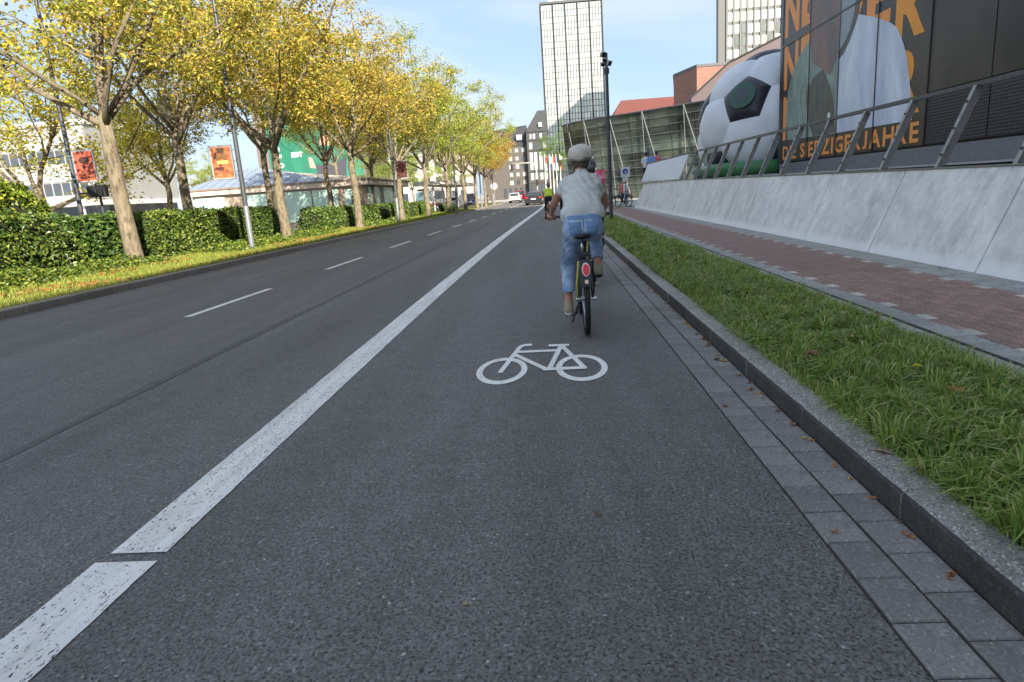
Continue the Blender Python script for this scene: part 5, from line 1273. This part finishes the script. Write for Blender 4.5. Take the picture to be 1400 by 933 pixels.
    for sx, an, ht in ((-1, anL, -.0), (1, anR, .0)):
        ax, ay, az = an; sole = az-.125
        def shoe(P):
            X, Y, Z = P; q = sus([rc(P, (ax,ay-.035,az-.085), (ax,ay+.06,az-.095), .042, .042), rc(P, (ax,ay+.06,az-.095), (ax+.006*sx,ay+.165,az-.105), .044, .032), rc(P, (ax,ay-.02,az-.06), (ax,ay+.0,az-.015), .044, .046)], .03)
            return np.maximum(np.maximum(q, (sole+.012)-Z), Z-(az+.005))
        so = sdf_obj('shoe', shoe, (ax-.07,ay-.11,sole-.02), (ax+.07,ay+.23,az+.03), .006, shoe_mat, t)
        def solef(P):
            X, Y, Z = P; q = sus([rc(P, (ax,ay-.04,sole+.02), (ax,ay+.06,sole+.02), .043, .044), rc(P, (ax,ay+.06,sole+.02), (ax+.006*sx,ay+.17,sole+.02), .046, .034)], .02); return np.maximum(np.maximum(q, (sole-.016)-Z), Z-(sole+.016))
        sdf_obj('sole', solef, (ax-.07,ay-.11,sole-.04), (ax+.07,ay+.24,sole+.04), .0065, M['sole'] if sx < 0 or not detail else M['blackm'], so)
    if hat == 'cap':
        hf = lambda P: np.maximum(su(el(P, (hc[0],hc[1]-.012,hc[2]+.005), (.090,.105,.112)), el(P, (hc[0],hc[1]-.060,hc[2]-.060), (.066,.05,.045)), .02)+.004*np.sin(90*P[0]+20*P[2])*np.cos(60*P[1]), P[1]-(hc[1]+.06))
        sdf_obj('hair', hf, (hc[0]-.12,hc[1]-.16,hc[2]-.14), (hc[0]+.12,hc[1]+.1,hc[2]+.13), .008, hairm, t)
        def cap(P):
            X, Y, Z = P; q = sus([el(P, (hc[0]+.002,hc[1]-.015,hc[2]+.076), (.124,.142,.078)), el(P, (hc[0],hc[1]-.014,hc[2]+.030), (.106,.124,.055))], .03)+.006*np.sin(26*X+14*Z)*np.sin(22*Y+9*X)
            q = np.maximum(q, (hc[2]-.004)-Z+.12*(Y-hc[1])); br_ = np.maximum(el(P, (hc[0],hc[1]+.125,hc[2]+.012), (.075,.075,.013)), -1); return su(q, br_, .012)
        c = sdf_obj('cap', cap, (hc[0]-.16,hc[1]-.18,hc[2]-.06), (hc[0]+.16,hc[1]+.23,hc[2]+.18), .0075, M['tweed'], t)
        mb = MB(); n = 28
        for i in range(n):
            a, b = 6.2832*i/n, 6.2832*(i+1)/n; Pp = lambda q, z, k: (hc[0]+.106*k*math.cos(q), hc[1]-.012+.124*k*math.sin(q), hc[2]+z-.012*math.sin(q)*0)
            mb.quad(Pp(a,-.008,1.),Pp(b,-.008,1.),Pp(b,.018,1.03),Pp(a,.018,1.03))
        mb.build('band', plain('cap_band', S(120,112,100), .8), c, smooth=True)
    else:
        hf = lambda P: np.maximum(el(P, (hc[0],hc[1]-.010,hc[2]+.004), (.086,.104,.112)), np.maximum(P[1]-(hc[1]+.05), (hc[2]-.10)-P[2]))
        sdf_obj('hair', hf, (hc[0]-.12,hc[1]-.16,hc[2]-.14), (hc[0]+.12,hc[1]+.1,hc[2]+.14), .010, hairm, t)
        hm = sdf_obj('helmet', lambda P: np.maximum(el(P, (hc[0],hc[1]-.008,hc[2]+.045), (.112,.145,.102)), (hc[2]+.018)-P[2]+.15*(P[1]-hc[1])), (hc[0]-.14,hc[1]-.18,hc[2]-.04), (hc[0]+.14,hc[1]+.18,hc[2]+.17), .0085, M['helmet'], t)
        for sx in (-.055,-.018,.018,.055):
            mb = MB(); mb.tube([(hc[0]+sx*1.1, hc[1]-.008-.150*math.cos(q)*math.sqrt(max(0,1-(sx/.125)**2)), hc[2]+.045+.107*math.sin(q)*math.sqrt(max(0,1-(sx/.125)**2))) for q in np.linspace(.15,2.6,9)], .010, 5); mb.build('vent', M['helmetd'], hm, smooth=True)
    return t

# ------------------------------------------------------------------ bicycles
hb_z = 1.075; HB = 1.06
def bicycle(label, loc, rz, frame_mat, r=.345, wb=1.09, rider=True, group=None, fender=True, simple=False):
    t = thing('bicycle', label, 'bicycle', loc, rz, group); tw_ = .026; sg = 32 if not simple else 20
    def wheel(y, nm):
        tire = []; 
        w = MB(); pr = [(r-.052,-.014),(r-.045,-.022),(r-.02,-tw_),(r-.004,-tw_*.6),(r,0),(r-.004,tw_*.6),(r-.02,tw_),(r-.045,.022),(r-.052,.014),(r-.052,-.014)]
        w.lathe(pr, sg, (0,y,r), 'X'); w.f = [f for f in w.f if len(f) == 4]
        o = w.build(nm, M['rubber'], t, auto=True); rm = MB(); rm.lathe([(r-.075,-.010),(r-.05,-.0145),(r-.05,.0145),(r-.075,.010),(r-.075,-.010)], sg, (0,y,r), 'X'); rm.f = [f for f in rm.f if len(f) == 4]; rm.build('rim', M['alu'], o, auto=True)
        hbm = MB(); hbm.lathe([(.012,-.075),(.012,-.05),(.03,-.035),(.024,-.02),(.024,.02),(.03,.035),(.012,.05),(.012,.075)], 12, (0,y,r), 'X'); hbm.build('hub', M['chrome'], o, auto=True)
        n = 28 if not simple else 14
        for i in range(n):
            a = 6.2832*i/n; b = a+(.55 if i % 2 else -.55); s = .03 if i % 4 < 2 else -.03
            mb = MB(); mb.tube([(s,y+.022*math.cos(b),r+.022*math.sin(b)),(0,y+(r-.06)*math.cos(a),r+(r-.06)*math.sin(a))], .0016 if not simple else .003, 3, False); mb.build('spoke', M['chrome'], o)
        return o
    wheel(0, 'rear_wheel'); wheel(wb, 'front_wheel')
    bb_ = Vector((0,.43,.285)); st_top = Vector((0,.27,.78)); hd_t = Vector((0,.90,.93)); hd_b = Vector((0,.955,.72)); ax = Vector((0,0,r))
    fr = MB(); fr.tube([st_top, bb_], .019, 10); fr.tube([hd_b+Vector((0,-.01,.03)), Vector((0,.62,.42)), bb_], [.028,.026,.026], 10); fr.tube([hd_b, hd_t], .022, 10)
    for s in (-1, 1): fr.tube([bb_+Vector((s*.03,0,0)), ax+Vector((s*.065,.0,0))], .011, 8); fr.tube([st_top+Vector((s*.016,0,-.06)), Vector((s*.05,.10,.60)), ax+Vector((s*.068,0,0))], .009, 8)
    fr.build('frame', frame_mat, t, smooth=True)
    fk = MB(); fax = Vector((0,wb,r))
    for s in (-1, 1): fk.tube([hd_b+Vector((s*.045,.01,-.02)), fax+Vector((s*.058,-.03,.12)), fax+Vector((s*.058,0,0))], [.016,.014,.011], 8)
    fk.tube([hd_b+Vector((-.05,.01,-.02)), hd_b+Vector((.05,.01,-.02))], .018, 8); fk.build('fork', M['blackm'], t, smooth=True)
    MB().tube([st_top-Vector((0,0,.08)), Vector((0,.235,.885))], .0135, 10).build('seat_post', M['chrome'], t, smooth=True)
    sd = MB(); sec = [(-.02,.068,.935),( .03,.088,.932),(.09,.078,.925),(.15,.045,.918),(.22,.026,.916),(.265,.016,.912)]; vs = []
    for y, w, z in sec:
        for q in np.linspace(0, 2*math.pi, 13)[:-1]: vs.append((w*math.cos(q), y+.115, z-.022+.028*math.sin(q)*(1 if math.sin(q) > 0 else .8)))
    fs = [(i*12+k, i*12+(k+1)%12, (i+1)*12+(k+1)%12, (i+1)*12+k) for i in range(len(sec)-1) for k in range(12)]+[tuple(range(12)), tuple(60+k for k in range(12))]
    sd.add(vs, fs); so = sd.build('saddle', M['black'], t, smooth=True); MB().tube([(-.055,.105,.915),(.055,.105,.915)], .010, 8).build('saddle_trim', M['chrome'], so, smooth=True)
    MB().tube([hd_t, Vector((0,.905,1.03)), Vector((0,.96,hb_z-.01))], .015, 10).build('stem', M['blackm'], t, smooth=True)
    hbm = [(-.34,HB-.0,hb_z),(-.20,HB,hb_z),(-.08,HB-.06,hb_z-.02),(0,.965,hb_z-.015),(.08,HB-.06,hb_z-.02),(.20,HB,hb_z),(.34,HB,hb_z)]
    ho = MB().tube(hbm, .012, 8).build('handlebar', M['blackm'], t, smooth=True)
    for s in (-1, 1):
        MB().tube([(s*.225,HB,hb_z),(s*.345,HB,hb_z)], .0165, 10).build('grip', M['rubber'], ho, smooth=True)
        MB().tube([(s*.20,HB+.02,hb_z),(s*.24,HB+.06,hb_z-.01),(s*.32,HB+.065,hb_z-.02)], .006, 6).build('brake_lever', M['blackm'], ho, smooth=True)
    mb = MB(); mb.lathe([(0,-.035),(.035,-.03),(.045,0),(.03,.03),(0,.035)], 12, (-.13,HB+.03,hb_z+.03)); mb.build('bell', M['blackm'], ho, smooth=True)
    if not simple:
        bk = MB().box(-.15,.15,HB+.10,HB+.14,.80,1.04).build('front_carrier', M['black'], t, bevel=.02); MB().box(-.10,.10,HB+.05,HB+.10,.82,.98).build('bracket', M['blackm'], bk)
    ck = MB(); ck.lathe([(.022,-.06),(.022,.06)], 10, tuple(bb_), 'X'); ck.lathe([(.085,.052),(.085,.056)], 24, tuple(bb_), 'X'); ck.build('chainring', M['blackm'], t, auto=True)
    for s, d in ((-1, Vector((0,-.03,-.16))), (1, Vector((0,.135,.145)))):
        d = d.normalized()*.165; e = bb_+Vector((s*.07,0,0))+d
        c = MB().tube([bb_+Vector((s*.062,0,0)), e], [.014,.011], 8).build('crank', M['alu'], t, smooth=True)
        mb = MB(); mb.cbox(e+Vector((s*.065,0,-.0)), (.095,.08,.022)); mb.build('pedal', plain('pedal_cream', (.5,.46,.36), .6) if s > 0 else M['black'], c, bevel=.005)
    if fender:
        for y, a0, a1, nm in ((0, .62, 2.3, 'rear_mudguard'), (wb, .75, 2.9, 'front_mudguard')):
            mb = MB(); n = 20; vs = []
            R2 = r+.022
            for i in range(n+1):
                a = a0+(a1-a0)*i/n if nm[0] == 'r' else a0+(a1-a0)*i/n
                ca, sa = (-math.cos(a), math.sin(a)) if nm[0] == 'r' else (math.cos(a), math.sin(a))
                for x, k in ((-.036,-.012),(-.026,.004),(0,.009),(.026,.004),(.036,-.012)): vs.append((x, y+(R2+k)*ca, r+(R2+k)*sa))
            fs = [(i*5+k,i*5+k+1,(i+1)*5+k+1,(i+1)*5+k) for i in range(n) for k in range(4)]; mb.add(vs, fs); o = mb.build(nm, M['black'], t, smooth=True); m_ = o.modifiers.new('thick','SOLIDIFY'); m_.thickness = .002
    # rear carrier shield with lamp, as on a rental bicycle
    sh_ = MB(); out = [(-.048,.50),(.048,.50),(.058,.56),(.052,.68),(.04,.735),(-.04,.735),(-.052,.68),(-.058,.56)]
    sh_.prism(out, lambda u,v,w: (u, w-.300+(v-.6)*.40, v), 0, .035); so = sh_.build('rear_shield', M['black'], t, bevel=.008)
    def oval(cz, rx, rz_, y0, mat, nm, par, n=24):
        mb = MB(); vs = [(rx*math.cos(6.2832*i/n), y0+(rz_*math.sin(6.2832*i/n))*.40, cz+rz_*math.sin(6.2832*i/n)) for i in range(n)]; vs2 = [(x*.96,y-.008,z) for x,y,z in vs]
        mb.add(vs+vs2, [tuple(range(n-1,-1,-1)), tuple(range(n,2*n))]+[(i,(i+1)%n,n+(i+1)%n,n+i) for i in range(n)]); return mb.build(nm, mat, par)
    yl = lambda z: -.301+(z-.6)*.40
    o1 = oval(.652, .038, .060, yl(.652)-.001, plain('lamp_rim', (.85,.62,.60), .4), 'lamp_rim', so); oval(.652, .027, .047, yl(.652)-.010, plain('rear_lamp_red', (.85,.02,.015), .2), 'rear_lamp', so)
    oval(.548, .018, .018, yl(.548)-.003, plain('reflector', (.85,.62,.42), .25), 'reflector', so)
    for s in (-1, 1):
        MB().tube([(s*.060,-.235,.72),(s*.078,-.14,.52),(s*.072,-.0,r)], .010, 6).build('carrier_stay', M['yellow'] if s < 0 else M['blackm'], t, smooth=True); MB().tube([(s*.05,-.24,.742),(s*.05,.16,.765)], .009, 6).build('carrier_rail', M['blackm'], t, smooth=True)
    MB().box(-.06,.06,-.16,.14,.752,.768).build('carrier_top', M['black'], t)
    mb = MB(); mb.tube([(-.09,-.0,r),(-.07,.0,r)], .02, 8); mb.build('axle_nut', M['chrome'], t); mb = MB(); mb.tube([(.07,-.0,r),(.10,.0,r)], .02, 8); mb.build('axle_nut', M['chrome'], t)
    if rider: MB().tube([(-.06,.06,.30),(-.13,-.02,.14),(-.135,-.03,.13)], .009, 6).build('kickstand', M['blackm'], t, smooth=True)
    return t
BX, BY = .312, 6.02
yf = M['yellow']
bicycle('black and yellow rental bicycle with red rear lamp ridden in the cycle lane', (BX, BY, 0), 0, M['blackm'])
cyclist('cyclist in grey blouse, blue jeans and flat cap riding away from the camera', (BX, BY, 0), HB, M['linen'], M['denim'], M['shoe'], 'cap')

bicycle('dark bicycle mostly hidden in front of the rider in the grey blouse', (.61, 9.3, 0), 0, M['blackm'], simple=True, group=None)
cyclist('cyclist with grey and black helmet half hidden by the rider in the grey blouse', (.61, 9.3, 0), HB, m_fabric('dark_jacket', (.03,.03,.035)), M['navy'], M['blackm'], 'helmet', h=.016, detail=False, skin=SK2)
bicycle('dark bicycle under the nearer left cyclist in the lime vest', (.06, 33.4, 0), 0, M['blackm'], simple=True)
bicycle('dark bicycle under the right cyclist of the two in lime vests', (.88, 35.0, 0), 0, M['blackm'], simple=True)
cyclist('right cyclist in lime vest of the pair further up the cycle lane', (.88, 35.0, 0), HB, M['vest'], M['navy'], M['blackm'], 'helmet', h=.022, detail=False, skin=SK2)
cyclist('left cyclist in lime vest and dark shorts further up the cycle lane', (.06, 33.4, 0), HB, M['vest'], M['navy'], M['blackm'], 'helmet', h=.02, detail=False, skin=SK2)
bicycle('black parked bicycle at the far end of the ramp wall', (4.75, 38.6, .13), .5, M['blackm'], simple=True, rider=False)
for i, (x, y, rz) in enumerate([(3.9,42.5,1.2),(3.3,45,1.35),(4.5,46,1.0)]):
    bicycle(['white rental bicycle parked just past the black one','white rental bicycle parked furthest left of the parked bicycles','white rental bicycle parked behind the black one by the sign'][i], (x, y, .0), rz, M['white'], simple=True, rider=False, group='white parked rental bicycles')

def standing(label, x, y, z, rz, top, legs, hair, arm=.0):
    t = thing('person', label, 'person', (x, y, z), rz); h = .024
    def body(P):
        tor = rc(P, (0,0,.95), (0,0,1.38), .13, .14, .8); nk = rc(P, (0,0,1.42), (0,.01,1.55), .055, .05); hd = sus([el(P, (0,.01,1.64), (.078,.098,.115)), rc(P, (0,.10,1.64), (0,.118,1.61), .01, .014), el(P, (-.08,.0,1.63), (.014,.024,.034)), el(P, (.08,.0,1.63), (.014,.024,.034))], .015)
        q = [tor, nk, hd]
        for s in (-1, 1):
            q += [su(rc(P, (s*.19,0,1.38), (s*.24,-.02,1.10), .052, .042), rc(P, (s*.24,-.02,1.10), (s*.22,.10+arm,.90+arm), .042, .03), .02), rc(P, (s*.09,0,.92), (s*.10,.02,.50), .085, .06), rc(P, (s*.10,.02,.5), (s*.10,0,.08), .06, .04), rc(P, (s*.10,-.03,.045), (s*.11,.15,.035), .042, .036)]
            for k in range(5): q.append(rc(P, (s*.22+(k-2)*.015,.10+arm,.90+arm), (s*.22+(k-2)*.018,.14+arm,.82+arm+.01*abs(k-2)), .014, .012))
        return sus(q, .025)
    sdf_obj('body', body, (-.34,-.22,-.02), (.34,.34,1.82), h, SK2, t)
    sdf_obj('shirt', lambda P: np.maximum(sus([rc(P, (0,0,.92), (0,0,1.36), .16, .155, .78), rc(P, (-.17,0,1.38), (.17,0,1.38), .075, .075), rc(P, (-.18,0,1.38), (-.235,0,1.20), .072, .07), rc(P, (.18,0,1.38), (.235,0,1.20), .072, .07)], .04), .88-P[2]), (-.36,-.24,.82), (.36,.26,1.52), h, top, t)
    sdf_obj('trousers', lambda P: np.maximum(sus([rc(P, (-.06,0,.93), (.06,0,.93), .135, .135), rc(P, (-.09,0,.9), (-.10,.02,.5), .11, .085), rc(P, (.09,0,.9), (.10,.02,.5), .11, .085), rc(P, (-.10,.02,.5), (-.10,0,.12), .085, .07), rc(P, (.10,.02,.5), (.10,0,.12), .085, .07)], .03), np.maximum(.10-P[2], P[2]-1.0)), (-.3,-.22,.02), (.3,.24,1.08), h, legs, t)
    sdf_obj('hair', lambda P: np.maximum(el(P, (0,-.006,1.66), (.090,.108,.12)), np.maximum(P[1]-.045, 1.56-P[2])), (-.13,-.16,1.5), (.13,.12,1.82), h*.6, hair, t); return t
grey_h = plain('grey_hair', (.30,.29,.28), .7); dark_h = plain('dark_hair', (.02,.016,.014), .6)
blu = m_fabric('light_blue_shirt', S(120,160,220)); pnk = m_fabric('coral_shirt', S(226,110,110)); wht = m_fabric('white_shirt', S(225,225,225))
standing('person in light blue shirt with grey hair leaning at the ramp parapet', 6.2, 39.4, 1.43, .2, blu, M['navy'], grey_h)
standing('dark-haired person in white left of the one in light blue', 5.98, 39.9, 1.43, .1, wht, M['navy'], dark_h)
standing('dark-haired person in coral right of the one in light blue', 6.55, 39.7, 1.43, -.3, pnk, M['navy'], dark_h)
standing('person in white standing past the ramp end by the sign', 5.6, 47, .0, 2., wht, M['denim'], dark_h)
standing('person in coral top far behind the parked bicycles', 6.0, 52, .0, 2.6, pnk, M['navy'], dark_h)
standing('pedestrian in dark clothes under the far trees left of the cars', -8.4, 92, .0, 3.0, M['navy'], M['navy'], dark_h)
# ------------------------------------------------------------------ vehicles
def m_car(name, c): t = NT(name).set(.25, .1, .5); t.b.inputs['Coat Weight'].default_value = .6; t.col(c); return t.m
red_l = plain('tail_lamp', (.45,.015,.012), .25); M['carglass'] = m_glass('car_glass', (.06,.07,.08), .06, .3, .3)
def car(label, x, y, rz, paint, kind='hatch', group=None):
    t = thing('car', label, 'car', (x, y, 0), rz, group)
    L, W, Hh = dict(hatch=(4.1,1.76,1.47), sedan=(4.7,1.84,1.42), van=(4.6,1.85,1.85))[kind]
    side = dict(hatch=[(0,.30),(-.02,.55),(.03,.86),(.10,.95),(L*.74,.93),(L*.97,.72),(L,.5),(L,.28)],
                sedan=[(0,.32),(-.02,.60),(.04,.92),(.12,.97),(L*.74,.92),(L*.97,.70),(L,.5),(L,.25)],
                van=[(0,.32),(-.02,.60),(.02,1.0),(.06,1.08),(L*.80,1.02),(L*.98,.78),(L,.5),(L,.28)])[kind]
    cab = dict(hatch=[(.10,.93),(.38,Hh-.03),(.60,Hh),(L*.48,Hh),(L*.70,.93)], sedan=[(.62,.94),(1.25,Hh-.03),(1.6,Hh),(L*.52,Hh),(L*.72,.92)], van=[(.05,1.06),(.20,Hh-.04),(.4,Hh),(L*.66,Hh),(L*.84,1.02)])[kind]
    def sect(prof, w0, w1, zlo, zhi):
        mb = MB(); n = len(prof); vs = []
        for s in (-1, 1):
            for (yy, z) in prof: k = (z-zlo)/(zhi-zlo); vs.append((s*(w0+(w1-w0)*k), yy, z))
        mb.add(vs, [tuple(range(n)), tuple(range(2*n-1,n-1,-1))]+[(i,(i+1)%n,n+(i+1)%n,n+i) for i in range(n)]); return mb
    b = sect(side, W/2, W/2-.04, .3, .95).build('body', paint, t, bevel=.06, seg=3, auto=True)
    c = sect(cab, W/2-.05, W/2-.24, .93, Hh).build('cabin', paint, t, bevel=.05, seg=2, auto=True)
    # rear window follows the sloping tailgate
    (ya, za), (yb, zb) = cab[0], cab[1]; P = lambda u, v, o=.012: (u, ya+(yb-ya)*v-o*1.2, za+(zb-za)*v+o*.4)
    wb_, wt_ = W/2-.17, W/2-.30; q = [P(-wb_,.12),P(wb_,.12),P(wt_,.90),P(-wt_,.90)]; q2 = [(x_,y_+.02,z_) for x_,y_,z_ in q]
    MB().hexa(q, q2).build('rear_window', M['carglass'], c)
    for s in (-1, 1):
        ws = [(cab[1][0]+.05, .97),(cab[2][0]+.1, Hh-.10),(cab[3][0]-.05, Hh-.10),(cab[4][0]-.12,.97)]
        vs = [(s*(W/2-.05+(-.19)*((z-.93)/(Hh-.93))+.008), yy, z) for yy, z in ws]; MB().add(vs, [(0,1,2,3)]).build('side_window', M['carglass'], c)
        zz = .80 if kind != 'van' else .95
        lx = MB(); lx.cbox((s*(W/2-.20),-.02,zz), (.30,.06,.15)); lx.build('tail_lamp', red_l, b, bevel=.02)
        for yy in (.75, L-.85):
            wh = MB(); wh.lathe([(.20,-.11),(.31,-.11),(.32,-.05),(.32,.05),(.31,.11),(.20,.11)], 18, (s*(W/2-.12),yy,.32), 'X'); o = wh.build('wheel', M['rubber'], t, auto=True)
            mb = MB(); mb.lathe([(.03,.0),(.205,.0),(.205,.004)], 14, (s*(W/2-.12)+s*.105,yy,.32), 'X'); mb.build('rim', M['alu'], o)
        mr = MB(); mr.cbox((s*(W/2+.05), L*.66, .98), (.16,.08,.12)); mr.build('mirror', paint, t, bevel=.02)
    MB().box(-.26,.26,-.055,-.03,.60,.71).build('number_plate', M['white'], b); MB().box(-W/2+.08,W/2-.08,-.035,.2,.24,.42).build('bumper', M['black'], b, bevel=.03)
    return t
cw_ = m_car('car_white', (.72,.72,.72)); cd = m_car('car_dark', (.018,.016,.02)); cr_ = m_car('car_red', (.50,.02,.025)); cb = m_car('car_blue', (.02,.08,.38)); cs = m_car('car_silver', (.30,.31,.33))
car('dark sedan seen from behind, nearest of the cars on the road', -1.45, 71, -.03, cd, 'sedan')
car('white hatchback seen from behind in the left lane', -4.85, 99, -.02, cw_, 'hatch')
car('red tall car ahead of the white hatchback', -4.75, 118, 0, cr_, 'van')
car('dark car partly hidden ahead of the nearest dark sedan', -.9, 82, -.03, m_car('car_maroon', (.06,.015,.02)), 'hatch')
car('grey car waiting at the junction ahead of the dark cars', -1.9, 108, 0, cs, 'hatch')
car('bright blue car at the junction beyond the red one', -2.6, 130, 0, cb, 'hatch')
car('white car parked behind the hedge beside the bus', -13.2, 92, .3, cw_, 'hatch')
car('blue car parked left beyond the hedge end', -11.2, 96, .4, m_car('car_navy', (.03,.05,.16)), 'van')
car('silver car parked by the station block at far left', -22.5, 33, 1.4, cs, 'hatch')
bs = thing('bus', 'white and red city bus standing beyond the hedges', 'bus', (-16.5, 88, 0))
MB().box(-1.25,1.25,0,11,.35,2.95).build('body', m_car('bus_white', (.68,.66,.64)), bs, bevel=.12); MB().box(-1.26,1.26,-.02,11.01,.35,.85).build('lower_band', m_car('bus_red', (.55,.06,.04)), bs, bevel=.05)
MB().box(-1.1,1.1,-.03,.05,1.15,2.45).build('windscreen', m_glass('bus_glass', (.25,.36,.40), .08, .3, .2), bs, bevel=.04); MB().box(-.8,.8,-.03,.05,2.52,2.8).build('destination_sign', M['black'], bs)
for s in (-1, 1):
    for k in range(5): MB().box(s*1.255-.01,s*1.255+.01,.8+k*2,2.6+k*2,1.35,2.5).build('side_window', M['carglass'], bs)
    mb = MB(); mb.cbox((s*.95,-.03,.62),(.3,.04,.16)); mb.build('headlamp', M['white'], bs)
    for yy in (2.2, 8.4): mb = MB(); mb.lathe([(.25,-.14),(.48,-.14),(.48,.14),(.25,.14)], 18, (s*1.05,yy,.48), 'X'); mb.build('wheel', M['rubber'], bs, auto=True)
